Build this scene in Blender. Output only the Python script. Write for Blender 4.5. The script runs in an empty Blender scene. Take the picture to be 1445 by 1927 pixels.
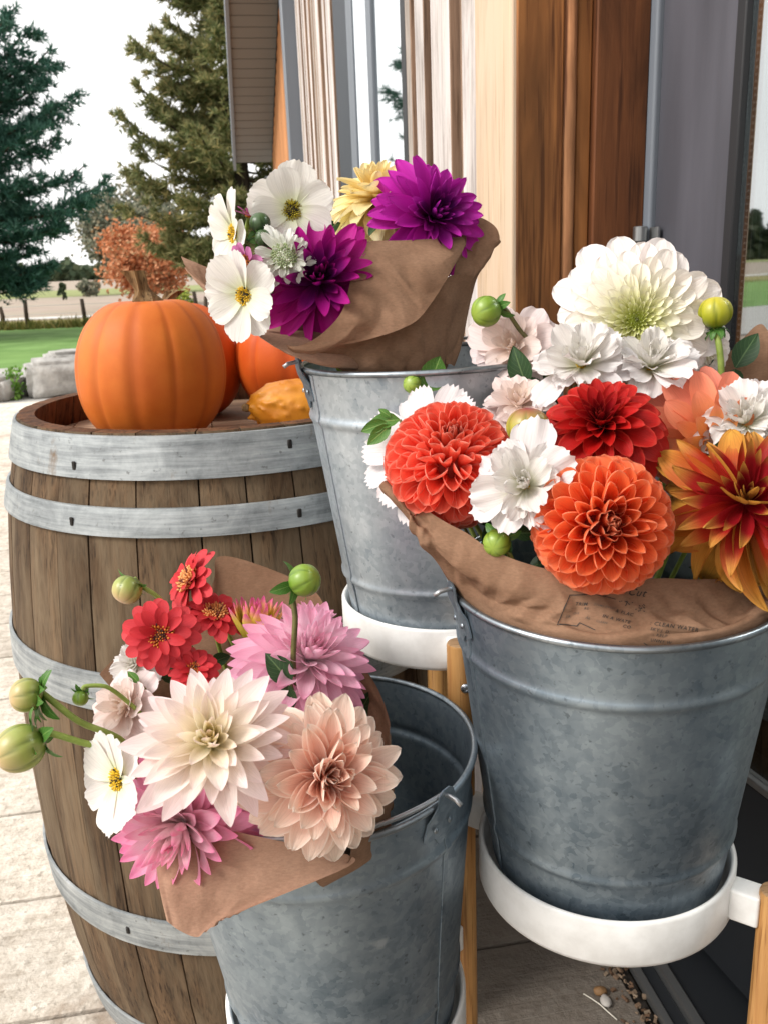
import bpy, bmesh, math, random
from mathutils import Vector, Matrix, noise
from mathutils.bvhtree import BVHTree
PI = math.pi
V = Vector
scene = bpy.context.scene
COL = scene.collection

# ------------------------------------------------------------------ camera
FPX, CXP, CYP, CAMH = 1640.0, 722.5, 963.5, 1.12      # focal length in photo pixels, photo centre, camera height
PITCH, ROLL = math.radians(15.74), math.radians(-2.28)
FW = V((0, math.cos(PITCH), -math.sin(PITCH)))
_up = V((0, math.sin(PITCH), math.cos(PITCH)))
_rt = V((1, 0, 0))
CR = _rt * math.cos(ROLL) + _up * math.sin(ROLL)
CU = -_rt * math.sin(ROLL) + _up * math.cos(ROLL)
CAM = V((0, 0, CAMH))
cd = bpy.data.cameras.new('camera')
cam = bpy.data.objects.new('camera', cd)
COL.objects.link(cam)
cam.matrix_world = Matrix(((CR.x, CU.x, -FW.x, 0), (CR.y, CU.y, -FW.y, 0), (CR.z, CU.z, -FW.z, CAMH), (0, 0, 0, 1)))
cd.sensor_fit = 'VERTICAL'
cd.sensor_height = 36.0
cd.lens = 36.0 * FPX / 1927.0
cd.clip_start, cd.clip_end = 0.02, 3000
cd.dof.use_dof = True
cd.dof.focus_distance = 0.74
cd.dof.aperture_fstop = cd.lens / 1.7          # a phone lens: 1.7 mm opening
scene.camera = cam

# ------------------------------------------------------------------ world and sun (bright overcast, light from the open left)
SUN_AZ, SUN_EL = math.radians(-112), math.radians(42)   # azimuth from +Y, clockwise positive
w = bpy.data.worlds.new('World')
scene.world = w
w.use_nodes = True
nt = w.node_tree
nt.nodes.clear()
sky = nt.nodes.new('ShaderNodeTexSky')
sky.sky_type = 'NISHITA'
sky.sun_disc = False
sky.sun_elevation = SUN_EL
sky.sun_rotation = SUN_AZ
sky.air_density = 1.0
sky.dust_density = 3.0
hs = nt.nodes.new('ShaderNodeHueSaturation')
hs.inputs['Saturation'].default_value = 0.25
nt.links.new(sky.outputs[0], hs.inputs['Color'])
tc = nt.nodes.new('ShaderNodeTexCoord')
cn = nt.nodes.new('ShaderNodeTexNoise')
cn.inputs['Scale'].default_value = 2.2
cn.inputs['Detail'].default_value = 5
mp = nt.nodes.new('ShaderNodeMapping')
mp.inputs['Scale'].default_value = (1, 1, 3)
nt.links.new(tc.outputs['Generated'], mp.inputs[0])
nt.links.new(mp.outputs[0], cn.inputs['Vector'])
cr = nt.nodes.new('ShaderNodeValToRGB')
cr.color_ramp.elements[0].position, cr.color_ramp.elements[1].position = 0.3, 0.7
cr.color_ramp.elements[0].color = (8.5, 8.35, 8.2, 1)
cr.color_ramp.elements[1].color = (9.9, 9.75, 9.6, 1)
nt.links.new(cn.outputs['Fac'], cr.inputs[0])
mx = nt.nodes.new('ShaderNodeMix')
mx.data_type = 'RGBA'
mx.inputs[0].default_value = 0.8                 # a closed cloud deck over the clear sky
nt.links.new(hs.outputs[0], mx.inputs[6])
nt.links.new(cr.outputs[0], mx.inputs[7])
bg = nt.nodes.new('ShaderNodeBackground')
bg.inputs[1].default_value = 0.09
nt.links.new(mx.outputs[2], bg.inputs[0])
wo = nt.nodes.new('ShaderNodeOutputWorld')
nt.links.new(bg.outputs[0], wo.inputs[0])
sd = bpy.data.lights.new('sun', 'SUN')
sd.energy = 1.5
sd.angle = math.radians(22)
sd.color = (1.0, 0.965, 0.91)
sun = bpy.data.objects.new('sun', sd)
COL.objects.link(sun)
sdir = V((math.sin(SUN_AZ) * math.cos(SUN_EL), math.cos(SUN_AZ) * math.cos(SUN_EL), math.sin(SUN_EL)))
sun.rotation_euler = sdir.to_track_quat('Z', 'Y').to_euler()
sun.location = (-3, -1, 4)
scene.view_settings.view_transform = 'Standard'
scene.view_settings.look = 'None'
scene.view_settings.exposure = 1.12
scene.view_settings.gamma = 1.0
scene.cycles.use_denoising = True
scene.cycles.max_bounces = 8
scene.cycles.transparent_max_bounces = 12

# ------------------------------------------------------------------ helpers
rng = random.Random(7)

def ray(px, py):
    return FW + CR * ((px - CXP) / FPX) - CU * ((py - CYP) / FPX)

def at(px, py, Y):
    d = ray(px, py)
    return CAM + d * (Y / d.y)

def on_ground(px, py, z=0.0):
    d = ray(px, py)
    return CAM + d * ((z - CAMH) / d.z)

def depth(P):
    return (P - CAM).dot(FW)

def H(s):
    c = [int(s[i:i + 2], 16) / 255 for i in (0, 2, 4)]
    return tuple(x / 12.92 if x <= 0.04045 else ((x + 0.055) / 1.055) ** 2.4 for x in c)

def D(s):
    return tuple(0.84 * x for x in H(s))     # the same colour, a little darker

def lerp(a, b, t):
    return a + (b - a) * t

def mixc(a, b, t):
    return tuple(lerp(x, y, t) for x, y in zip(a, b))

def sstep(a, b, x):
    t = max(0.0, min(1.0, (x - a) / (b - a)))
    return t * t * (3 - 2 * t)

class MB:
    """collects vertices and faces of one mesh"""
    def __init__(s):
        s.v, s.f, s.uv = [], [], None

    def add(s, vs, fs):
        o = len(s.v)
        s.v.extend(V(x) for x in vs)
        s.f.extend(tuple(o + i for i in f) for f in fs)
        return s

    def box(s, lo, hi, M=None):
        (x0, y0, z0), (x1, y1, z1) = lo, hi
        vs = [V((x, y, z)) for x in (x0, x1) for y in (y0, y1) for z in (z0, z1)]
        if M:
            vs = [M @ p for p in vs]
        return s.add(vs, [(0, 1, 3, 2), (4, 6, 7, 5), (0, 4, 5, 1), (2, 3, 7, 6), (0, 2, 6, 4), (1, 5, 7, 3)])

    def lathe(s, prof, n=48, M=None, rf=None, closed=False):
        vs = []
        for k, (r, z) in enumerate(prof):
            for i in range(n):
                a = 2 * PI * i / n
                rr = r * (rf(a, k / (len(prof) - 1)) if rf else 1)
                p = V((rr * math.cos(a), rr * math.sin(a), z))
                vs.append(M @ p if M else p)
        fs = []
        m = len(prof)
        for k in range(m if closed else m - 1):
            k2 = (k + 1) % m
            for i in range(n):
                j = (i + 1) % n
                fs.append((k * n + i, k * n + j, k2 * n + j, k2 * n + i))
        return s.add(vs, fs)

    def tube(s, pts, rad, n=8, cap=True):
        pts = [V(p) for p in pts]
        m = len(pts)
        rs = rad if isinstance(rad, (list, tuple)) else [rad] * m
        vs, prev = [], None
        for k in range(m):
            t = (pts[min(k + 1, m - 1)] - pts[max(k - 1, 0)]).normalized()
            if prev is None:
                a = t.orthogonal().normalized()
            else:
                a = (prev - t * prev.dot(t)).normalized()
            prev = a
            b = t.cross(a)
            for i in range(n):
                q = 2 * PI * i / n
                vs.append(pts[k] + (a * math.cos(q) + b * math.sin(q)) * rs[k])
        fs = [(k * n + i, k * n + (i + 1) % n, (k + 1) * n + (i + 1) % n, (k + 1) * n + i) for k in range(m - 1) for i in range(n)]
        if cap:
            fs += [tuple(range(n - 1, -1, -1)), tuple(range((m - 1) * n, m * n))]
        return s.add(vs, fs)

    def mesh(s, name, mat=None, smooth=True, auto=None):
        me = bpy.data.meshes.new(name)
        me.from_pydata(s.v, [], s.f)
        if s.uv:
            l = me.uv_layers.new(name='UVMap')
            idx = [0] * len(me.loops)
            me.loops.foreach_get('vertex_index', idx)
            l.data.foreach_set('uv', [c for i in idx for c in s.uv[i]])
        if smooth:
            me.polygons.foreach_set('use_smooth', [True] * len(me.polygons))
            if auto is not None:
                me.set_sharp_from_angle(angle=math.radians(auto))
        if mat:
            me.materials.append(mat)
        me.update()
        return me

def link(name, me, parent=None, loc=None, mtx=None):
    o = bpy.data.objects.new(name, me)
    COL.objects.link(o)
    if parent:
        o.parent = parent
    if loc:
        o.location = loc
    if mtx:
        o.matrix_local = mtx
    return o

def build(name, mb, mat, parent=None, smooth=True, auto=None, loc=None, mtx=None):
    return link(name, mb.mesh(name, mat, smooth, auto), parent, loc, mtx)

def bevel_box(name, lo, hi, mat, parent=None, w=0.003, seg=2, M=None):
    bm = bmesh.new()
    mb = MB().box(lo, hi)
    vs = [bm.verts.new(p) for p in mb.v]
    for f in mb.f:
        bm.faces.new([vs[i] for i in f])
    bmesh.ops.recalc_face_normals(bm, faces=bm.faces)
    bmesh.ops.bevel(bm, geom=bm.edges[:], offset=w, segments=seg, affect='EDGES', profile=0.6)
    if M:
        bmesh.ops.transform(bm, matrix=M, verts=bm.verts)
    me = bpy.data.meshes.new(name)
    bm.to_mesh(me)
    bm.free()
    me.polygons.foreach_set('use_smooth', [True] * len(me.polygons))
    me.set_sharp_from_angle(angle=math.radians(40))
    me.materials.append(mat)
    return link(name, me, parent)

def tag(o, label=None, cat=None, group=None, kind=None):
    if label:
        o['label'] = label
    if cat:
        o['category'] = cat
    if group:
        o['group'] = group
    if kind:
        o['kind'] = kind
    return o

def thing(name, label, cat, loc=(0, 0, 0), group=None, mtx=None):
    o = bpy.data.objects.new(name, None)
    o.empty_display_size = 0.05
    COL.objects.link(o)
    if mtx:
        o.matrix_world = mtx
    else:
        o.location = loc
    return tag(o, label, cat, group)

# ------------------------------------------------------------------ materials
class NT:
    def __init__(s, name):
        s.m = bpy.data.materials.new(name)
        s.m.use_nodes = True
        s.t = s.m.node_tree
        s.b = s.t.nodes['Principled BSDF']
        s.out = s.t.nodes['Material Output']

    def n(s, typ, ins=None, **props):
        nd = s.t.nodes.new('ShaderNode' + typ)
        for k, v in props.items():
            setattr(nd, k, v)
        for k, v in (ins or {}).items():
            s.put(nd.inputs[k], v)
        return nd

    def put(s, sock, v):
        if isinstance(v, bpy.types.NodeSocket):
            s.t.links.new(v, sock)
        else:
            if sock.type == 'RGBA' and not isinstance(v, (int, float)) and len(v) == 3:
                v = (*v, 1)
            sock.default_value = v

    def set(s, **kw):
        for k, v in kw.items():
            s.put(s.b.inputs[k.replace('_', ' ')], v)
        return s

    def ramp(s, fac, stops, interp='LINEAR'):
        r = s.n('ValToRGB', {0: fac})
        e = r.color_ramp
        e.interpolation = interp
        while len(e.elements) < len(stops):
            e.elements.new(0.5)
        for el, (p, c) in zip(e.elements, stops):
            el.position = p
            el.color = (*c, 1) if len(c) == 3 else c
        return r.outputs[0]

    def mix(s, f, a, b, mode='MIX'):
        m = s.n('Mix', {0: f, 6: a, 7: b}, data_type='RGBA', blend_type=mode)
        return m.outputs[2]

    def math(s, op, a, b=0.0, c=0.0):
        return s.n('Math', {0: a, 1: b, 2: c}, operation=op).outputs[0]

    def coord(s, kind='Object', scale=(1, 1, 1), rnd=True):
        c = s.n('TexCoord').outputs[kind]
        if rnd:
            r = s.n('ObjectInfo').outputs['Random']
            v = s.n('VectorMath', {0: (17.3, 9.1, 23.7), 'Scale': r}, operation='SCALE').outputs[0]
            c = s.n('VectorMath', {0: c, 1: v}, operation='ADD').outputs[0]
        return s.n('Mapping', {'Vector': c, 'Scale': scale}).outputs[0]

    def noise(s, vec, scale, detail=4, rough=0.55, dist=0.0):
        return s.n('TexNoise', {'Vector': vec, 'Scale': scale, 'Detail': detail, 'Roughness': rough, 'Distortion': dist}).outputs['Fac']

    def bump(s, h, strength=0.3, dist=0.002, nrm=None):
        ins = {'Height': h, 'Strength': strength, 'Distance': dist}
        if nrm:
            ins['Normal'] = nrm
        o = s.n('Bump', ins).outputs[0]
        s.put(s.b.inputs['Normal'], o)
        return o

def simple(name, c, rough=0.6, metal=0.0, spec=0.5):
    m = NT(name)
    m.set(Base_Color=c, Roughness=rough, Metallic=metal)
    m.b.inputs['Specular IOR Level'].default_value = spec
    return m.m

def petal_mat(name, base, tip, back=None, vein=0.12, trans=0.28, tipw=0.35, edge=None, rough=0.5, bend=0.55):
    """object colour in the middle, base colour at the claw, tip colour at the end; fine veins along the petal"""
    m = NT(name)
    uv = m.n('TexCoord').outputs['UV']
    sp = m.n('SeparateXYZ', {0: uv})
    u, v = sp.outputs[0], sp.outputs[1]
    oc = m.n('ObjectInfo').outputs['Color']
    f1 = m.n('MapRange', {0: v, 1: 0.05, 2: bend, 3: 1.0, 4: 0.0}, interpolation_type='SMOOTHSTEP').outputs[0]
    f2 = m.n('MapRange', {0: v, 1: 0.62, 2: 1.0, 3: 0.0, 4: tipw}, interpolation_type='SMOOTHSTEP').outputs[0]
    c = m.mix(f1, oc, base)
    c = m.mix(f2, c, tip)
    if edge:
        au = m.math('ABSOLUTE', m.math('SUBTRACT', u, 0.5))
        fe = m.n('MapRange', {0: au, 1: 0.40, 2: 0.5, 3: 0.0, 4: 0.75}, interpolation_type='SMOOTHSTEP').outputs[0]
        ft = m.n('MapRange', {0: v, 1: 0.9, 2: 1.0, 3: 0.0, 4: 0.6}, interpolation_type='SMOOTHSTEP').outputs[0]
        c = m.mix(m.math('MAXIMUM', fe, ft), c, edge)
    vv = m.n('Mapping', {'Vector': uv, 'Scale': (26, 1.6, 1)}).outputs[0]
    nz = m.noise(vv, 1.0, 3, 0.6)
    k = m.n('MapRange', {0: nz, 1: 0.3, 2: 0.7, 3: 1 - vein, 4: 1 + vein * 0.4}).outputs[0]
    c = m.mix(1.0, c, m.n('CombineColor', {0: k, 1: k, 2: k}).outputs[0], 'MULTIPLY')
    if back:
        bf = m.n('NewGeometry').outputs['Backfacing']
        c = m.mix(m.math('MULTIPLY', bf, 0.9), c, back)
    m.set(Base_Color=c, Roughness=rough)
    m.b.inputs['Specular IOR Level'].default_value = 0.22
    bn = m.bump(nz, 0.5, 0.0009)
    tr = m.n('BsdfTranslucent', {'Color': c, 'Normal': bn})
    ms = m.n('MixShader', {0: trans, 1: m.b.outputs[0], 2: tr.outputs[0]})
    m.put(m.out.inputs[0], ms.outputs[0])
    return m.m

def wood_mat(name, dark, light, axis=2, grain=60, blot=5, rough=0.75, streak=0.5, bump=0.35, knots=False, spec=0.25, gray=None):
    m = NT(name)
    sc = [grain] * 3
    sc[axis] = grain / 22
    vec = m.coord('Object', tuple(sc))
    n1 = m.noise(vec, 1.0, 6, 0.65, 0.6)
    sc2 = [blot] * 3
    sc2[axis] = blot / 5
    n2 = m.noise(m.coord('Object', tuple(sc2)), 1.0, 4, 0.6, 0.8)
    c = m.ramp(n1, [(0.28, dark), (0.5, mixc(dark, light, 0.55)), (0.72, light)])
    sc3 = [grain * 3.6] * 3
    sc3[axis] = grain / 7
    n5 = m.noise(m.coord('Object', tuple(sc3)), 1.0, 3, 0.6)
    c = m.mix(m.n('MapRange', {0: n5, 1: 0.53, 2: 0.64, 3: 0.0, 4: 0.75}).outputs[0], c, mixc(dark, (0, 0, 0), 0.35))
    k = m.n('MapRange', {0: n2, 1: 0.3, 2: 0.7, 3: 1 - streak, 4: 1 + streak * 0.35}).outputs[0]
    c = m.mix(1.0, c, m.n('CombineColor', {0: k, 1: k, 2: k}).outputs[0], 'MULTIPLY')
    if gray:
        n4 = m.noise(m.coord('Object', tuple(x * 1.7 for x in sc2)), 1.0, 5, 0.7, 0.4)
        c = m.mix(m.n('MapRange', {0: n4, 1: 0.42, 2: 0.62}).outputs[0], c, gray)
    r = m.n('ObjectInfo').outputs['Random']
    kk = m.n('MapRange', {0: r, 3: 0.86, 4: 1.12}).outputs[0]
    c = m.mix(1.0, c, m.n('CombineColor', {0: kk, 1: kk, 2: kk}).outputs[0], 'MULTIPLY')
    m.set(Base_Color=c, Roughness=rough)
    m.b.inputs['Specular IOR Level'].default_value = spec
    m.bump(n1, bump, 0.0025)
    return m.m

def galv_mat(name, lo, hi, metal=0.75, rough=(0.36, 0.52), scale=60):
    """zinc spangle: irregular crystal patches of different grey, dull bloom and small dark pits"""
    m = NT(name)
    vec = m.coord('Object')
    wob = m.n('TexNoise', {'Vector': vec, 'Scale': 90.0, 'Detail': 4.0}).outputs['Color']
    off = m.n('VectorMath', {0: wob, 1: (-0.5, -0.5, -0.5)}, operation='ADD').outputs[0]
    off = m.n('VectorMath', {0: off, 'Scale': 0.016}, operation='SCALE').outputs[0]
    v2 = m.n('VectorMath', {0: vec, 1: off}, operation='ADD').outputs[0]
    vo = m.n('TexVoronoi', {'Vector': v2, 'Scale': float(scale)}, feature='SMOOTH_F1')
    bw = m.n('RGBToBW', {0: vo.outputs['Color']}).outputs[0]
    vo2 = m.n('TexVoronoi', {'Vector': v2, 'Scale': scale * 2.7}, feature='F1')
    bw2 = m.n('RGBToBW', {0: vo2.outputs['Color']}).outputs[0]
    cl = m.noise(vec, 7, 6, 0.62)
    st = m.noise(m.coord('Object', (34, 34, 5)), 1.0, 4, 0.6)
    f = m.math('ADD', m.math('MULTIPLY', bw, 0.10), m.math('MULTIPLY', bw2, 0.12))
    f = m.math('ADD', f, m.math('ADD', m.math('ADD', m.math('MULTIPLY', cl, 0.46), m.math('MULTIPLY', m.noise(vec, 46, 4, 0.65), 0.14)), m.math('MULTIPLY', st, 0.18)))
    c = m.ramp(f, [(0.34, lo), (0.5, mixc(lo, hi, 0.55)), (0.66, hi)])
    wt = m.noise(vec, 24, 3, 0.5)
    c = m.mix(m.n('MapRange', {0: wt, 1: 0.70, 2: 0.76, 3: 0.0, 4: 0.45}).outputs[0], c, mixc(hi, (0.85, 0.87, 0.9), 0.5))
    sp = m.noise(vec, 160, 2, 0.5)
    c = m.mix(m.n('MapRange', {0: sp, 1: 0.66, 2: 0.74, 3: 0.0, 4: 0.5}).outputs[0], c, mixc(lo, (0, 0, 0), 0.6))
    m.set(Base_Color=c, Metallic=metal)
    rr = m.n('MapRange', {0: f, 1: 0.3, 2: 0.75, 3: rough[1], 4: rough[0]}).outputs[0]
    m.put(m.b.inputs['Roughness'], rr)
    m.bump(m.math('ADD', m.noise(vec, 26, 3), m.math('MULTIPLY', bw, 0.2)), 0.12, 0.003)
    return m.m

MATS = {}
MATS['galv'] = galv_mat('galvanised', D('5c6d7b'), D('acbac4'), 0.8)
MATS['galv_lit'] = galv_mat('galvanised_lit', H('7d8a94'), H('c8d0d6'), 0.7)  # lit copy of the same zinc: sky light on the back bucket painted in
MATS['galv_rim'] = galv_mat('galvanised_rim', D('6f7a82'), D('bcc3c8'), 0.9, (0.28, 0.42))
MATS['hoop'] = None
m = NT('hoop_steel')
vec = m.coord('Object', (1, 1, 1))
h1 = m.noise(m.coord('Object', (6, 6, 130)), 1.0, 6, 0.7, 0.3)
h2 = m.noise(vec, 17, 7, 0.72, 0.4)
cl = m.math('ADD', m.math('MULTIPLY', h1, 0.55), m.math('MULTIPLY', h2, 0.45))
c = m.ramp(cl, [(0.34, D('5f6466')), (0.46, D('8f9496')), (0.54, D('a6abac')), (0.66, D('c6cacb'))])
n2 = m.noise(m.coord('Object', (1, 1, 0.5)), 13, 6, 0.75)
c = m.mix(m.n('MapRange', {0: n2, 1: 0.60, 2: 0.72, 3: 0.0, 4: 0.8}).outputs[0], c, H('6a5236'))
n3 = m.noise(vec, 120, 3, 0.6)
c = m.mix(m.n('MapRange', {0: n3, 1: 0.64, 2: 0.72, 3: 0.0, 4: 0.6}).outputs[0], c, H('4a4a48'))
m.set(Base_Color=c, Metallic=0.35, Roughness=m.n('MapRange', {0: cl, 1: 0.35, 2: 0.65, 3: 0.7, 4: 0.42}).outputs[0])
m.bump(m.noise(vec, 60, 4), 0.2, 0.002)
MATS['hoop'] = m.m
MATS['stave'] = wood_mat('stave_oak', D('3a2b1e'), D('84694e'), 2, 75, 7, 0.88, 0.62, 0.9, gray=D('75644f'))
MATS['stave_in'] = wood_mat('stave_inside', H('3c2416'), H('7d5436'), 2, 50, 8, 0.8, 0.4, 0.5)
MATS['head'] = wood_mat('barrel_head', H('7d6450'), H('b89a80'), 1, 45, 8, 0.8, 0.4, 0.4)
MATS['dark_metal'] = simple('dark_rivet', (0.02, 0.017, 0.015), 0.6, 0.5)
MATS['enamel'] = None
m = NT('white_enamel')
n1 = m.noise(m.coord('Object'), 30, 5, 0.6)
m.set(Base_Color=m.ramp(n1, [(0.3, H('d9d7d3')), (0.6, H('ecebe8'))]), Roughness=0.32)
m.bump(n1, 0.05, 0.002)
MATS['enamel'] = m.m
MATS['bamboo'] = wood_mat('bamboo', D('a8703a'), D('d9a768'), 2, 90, 14, 0.45, 0.25, 0.15, spec=0.4)
MATS['bamboo_end'] = wood_mat('bamboo_end', H('8a6a4c'), H('b08f6a'), 0, 120, 20, 0.7, 0.2, 0.2)
MATS['screw'] = simple('screw_steel', (0.45, 0.47, 0.5), 0.3, 1.0)
MATS['wire'] = simple('wire_steel', (0.42, 0.43, 0.44), 0.35, 0.9)
MATS['black_gap'] = simple('dark_seam', (0.012, 0.013, 0.015), 0.7)

def paper_mat(name, a, b):
    m = NT(name)
    vec = m.coord('Object')
    n1 = m.noise(vec, 16, 5, 0.65)
    n2 = m.noise(m.coord('Object', (1, 1, 3)), 260, 3, 0.7)
    c = m.ramp(n1, [(0.3, a), (0.7, b)])
    k = m.n('MapRange', {0: n2, 1: 0.3, 2: 0.7, 3: 0.84, 4: 1.1}).outputs[0]
    c = m.mix(1.0, c, m.n('CombineColor', {0: k, 1: k, 2: k}).outputs[0], 'MULTIPLY')
    m.set(Base_Color=c, Roughness=0.82)
    m.b.inputs['Specular IOR Level'].default_value = 0.15
    n3 = m.noise(vec, 30, 5, 0.6, 0.2)
    bn = m.bump(m.math('ADD', m.math('MULTIPLY', n3, 1.0), m.math('MULTIPLY', n2, 0.10)), 0.35, 0.004)
    tr = m.n('BsdfTranslucent', {'Color': c, 'Normal': bn})
    ms = m.n('MixShader', {0: 0.1, 1: m.b.outputs[0], 2: tr.outputs[0]})
    m.put(m.out.inputs[0], ms.outputs[0])
    return m.m
MATS['kraft'] = paper_mat('kraft_paper', D('86654e'), D('a58269'))
MATS['kraft_rose'] = paper_mat('kraft_paper_pale', D('a37e68'), D('bd9880'))

def green_mat(name, a, b, vein=None, trans=0.2, rough=0.45, spec=0.35):
    m = NT(name)
    uv = m.n('TexCoord').outputs['UV']
    sp = m.n('SeparateXYZ', {0: uv})
    n1 = m.noise(m.coord('Object'), 90, 3)
    c = m.ramp(n1, [(0.3, a), (0.7, b)])
    if vein:
        au = m.math('ABSOLUTE', m.math('SUBTRACT', sp.outputs[0], 0.5))
        side = m.math('FRACT', m.math('MULTIPLY', m.math('ADD', sp.outputs[1], m.math('MULTIPLY', au, -0.7)), 7.0))
        f = m.math('MAXIMUM', m.math('LESS_THAN', au, 0.028), m.math('MULTIPLY', m.math('LESS_THAN', side, 0.13), 0.35))
        c = m.mix(m.math('MULTIPLY', f, 0.55), c, vein)
        m.bump(m.math('SUBTRACT', 1.0, f), 0.4, 0.001)
    m.set(Base_Color=c, Roughness=rough)
    m.b.inputs['Specular IOR Level'].default_value = spec
    tr = m.n('BsdfTranslucent', {'Color': c})
    ms = m.n('MixShader', {0: trans, 1: m.b.outputs[0], 2: tr.outputs[0]})
    m.put(m.out.inputs[0], ms.outputs[0])
    return m.m
MATS['leaf'] = green_mat('dahlia_leaf', H('1f3a22'), H('37552f'), H('6f8a58'))
MATS['leaf_bright'] = green_mat('bright_leaf', H('35601f'), H('5f8a38'), H('9db86a'))
MATS['sepal'] = green_mat('sepal_green', H('2f5a22'), H('5b8a3a'), H('8fb060'))
MATS['stem'] = green_mat('stem_green', D('7f9440'), D('a4b85c'), None, 0.05)
MATS['stem_dark'] = green_mat('stem_dark', H('4a4426'), H('6e6a3a'), None, 0.05)

# ================================================================== the setting
def sheet(name, pts, z, mat):
    o = build(name, MB().add([(x, y, z) for x, y in pts], [tuple(range(len(pts)))]), mat, smooth=False)
    return tag(o, kind='structure')

def ground_mat(name, a, b, scale, c2=None, rough=0.95, sy=1.0, bump=0.0):
    m = NT(name)
    vec = m.coord('Object', (1, sy, 1), rnd=False)
    n1 = m.noise(vec, scale, 6, 0.65)
    n2 = m.noise(vec, scale * 0.08, 3)
    c = m.ramp(n1, [(0.3, a), (0.7, b)])
    if c2:
        c = m.mix(m.n('MapRange', {0: n2, 1: 0.4, 2: 0.62}).outputs[0], c, c2)
    m.set(Base_Color=c, Roughness=rough)
    m.b.inputs['Specular IOR Level'].default_value = 0.1
    if bump:
        m.bump(n1, bump, 0.03)
    return m.m

MATS['field'] = ground_mat('harvested_field', H('8c7c70'), H('aa9a90'), 0.5, H('9a9080'), sy=3.0)
MATS['lawn'] = ground_mat('mown_lawn', D('4c6e36'), D('86a866'), 1.1, D('7a9a58'), bump=0.8)
MATS['gravel'] = ground_mat('pale_gravel', H('8f8c88'), H('bdbab6'), 6, H('a9a7a2'), bump=0.4)
MATS['road'] = ground_mat('gravel_road', H('b9b6b0'), H('d6d3cd'), 2)
sheet('ground', [(-2500, -400), (2500, -400), (2500, 2600), (-2500, 2600)], -0.045, MATS['field'])
sheet('lawn', [(-40, 11.6), (25, 12.6), (25, 22.5), (-40, 21.6)], -0.037, MATS['lawn'])
sheet('verge', [(-60, 21.62), (40, 22.54), (40, 27.3), (-60, 26.3)], -0.041, ground_mat('rough_verge', H('4c5a2c'), H('79783f'), 3, H('8d8458')))
sheet('road', [(-90, 26.6), (60, 28.2), (60, 29.6), (-90, 28.0)], -0.033, MATS['road'])
sheet('gravel_path', [(-40, 7.2), (25, 9.2), (25, 12.55), (-40, 11.55)], -0.029, MATS['gravel'])
sheet('far_meadow', [(-400, 60), (300, 60), (300, 95), (-400, 95)], -0.035, ground_mat('far_meadow', H('7a8052'), H('8f9466'), 0.3))

# patio of wide boards pressed into concrete, laid across the front of the building
WALL_A = math.radians(9.0)
WM = Matrix.Rotation(WALL_A, 4, 'Z')            # local x = away through the wall, local y = along the wall
def concrete_mat():
    m = NT('stamped_concrete')
    v = m.coord('Object', (3, 40, 40))
    g = m.noise(v, 1.0, 6, 0.7, 0.9)
    b = m.noise(m.coord('Object'), 3.2, 6, 0.7)
    rg = m.noise(m.coord('Object'), 38, 6, 0.7)
    c = m.ramp(m.math('ADD', m.math('MULTIPLY', g, 0.35), m.math('MULTIPLY', rg, 0.65)), [(0.34, H('a89c8c')), (0.5, H('d2c8ba')), (0.66, H('e8e0d4'))])
    k = m.n('MapRange', {0: b, 1: 0.3, 2: 0.7, 3: 0.8, 4: 1.1}).outputs[0]
    c = m.mix(1.0, c, m.n('CombineColor', {0: k, 1: k, 2: k}).outputs[0], 'MULTIPLY')
    # rust and leaf stains
    s = m.noise(m.n('TexCoord').outputs['Object'], 2.6, 5, 0.65, 1.2)
    c = m.mix(m.n('MapRange', {0: s, 1: 0.56, 2: 0.72, 3: 0.0, 4: 0.7}).outputs[0], c, H('7a5a40'))
    pit = m.noise(m.coord('Object'), 70, 3, 0.6)
    c = m.mix(m.n('MapRange', {0: pit, 1: 0.58, 2: 0.70, 3: 0.0, 4: 0.6}).outputs[0], c, H('857a6c'))
    # shade under the stand painted in with dirt, darker towards the building
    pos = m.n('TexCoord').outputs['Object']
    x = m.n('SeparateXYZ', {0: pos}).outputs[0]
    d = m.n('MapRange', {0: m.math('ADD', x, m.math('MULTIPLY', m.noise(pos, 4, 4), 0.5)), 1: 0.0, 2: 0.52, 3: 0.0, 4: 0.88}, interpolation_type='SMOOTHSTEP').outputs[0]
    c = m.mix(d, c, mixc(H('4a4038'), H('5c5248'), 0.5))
    m.set(Base_Color=c, Roughness=0.85)
    m.bump(m.math('ADD', m.math('ADD', g, rg), m.math('MULTIPLY', pit, 0.6)), 0.8, 0.006)
    return m.m
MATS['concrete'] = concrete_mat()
patio = build('patio', MB().box((-5.2, -1.5, -0.05), (0.55, 8.6, -0.012), WM), simple('joint_dirt', H('2a241f'), 0.95), smooth=False)
tag(patio, kind='structure')
r_ = random.Random(3)
tj = 1.187 - 0.292 * 9
while tj < 8.5:
    cuts = [0.53, r_.uniform(-0.9, -0.5), r_.uniform(-2.6, -2.0), r_.uniform(-4.0, -3.6), -5.15]
    if abs(tj - 1.187) < 0.4:
        cuts[1] = -1.35
    for a, b in zip(cuts, cuts[1:]):
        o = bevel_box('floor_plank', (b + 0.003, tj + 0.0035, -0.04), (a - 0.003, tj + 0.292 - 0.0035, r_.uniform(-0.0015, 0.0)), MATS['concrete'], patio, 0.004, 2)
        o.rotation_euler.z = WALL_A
    tj += 0.292

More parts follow.
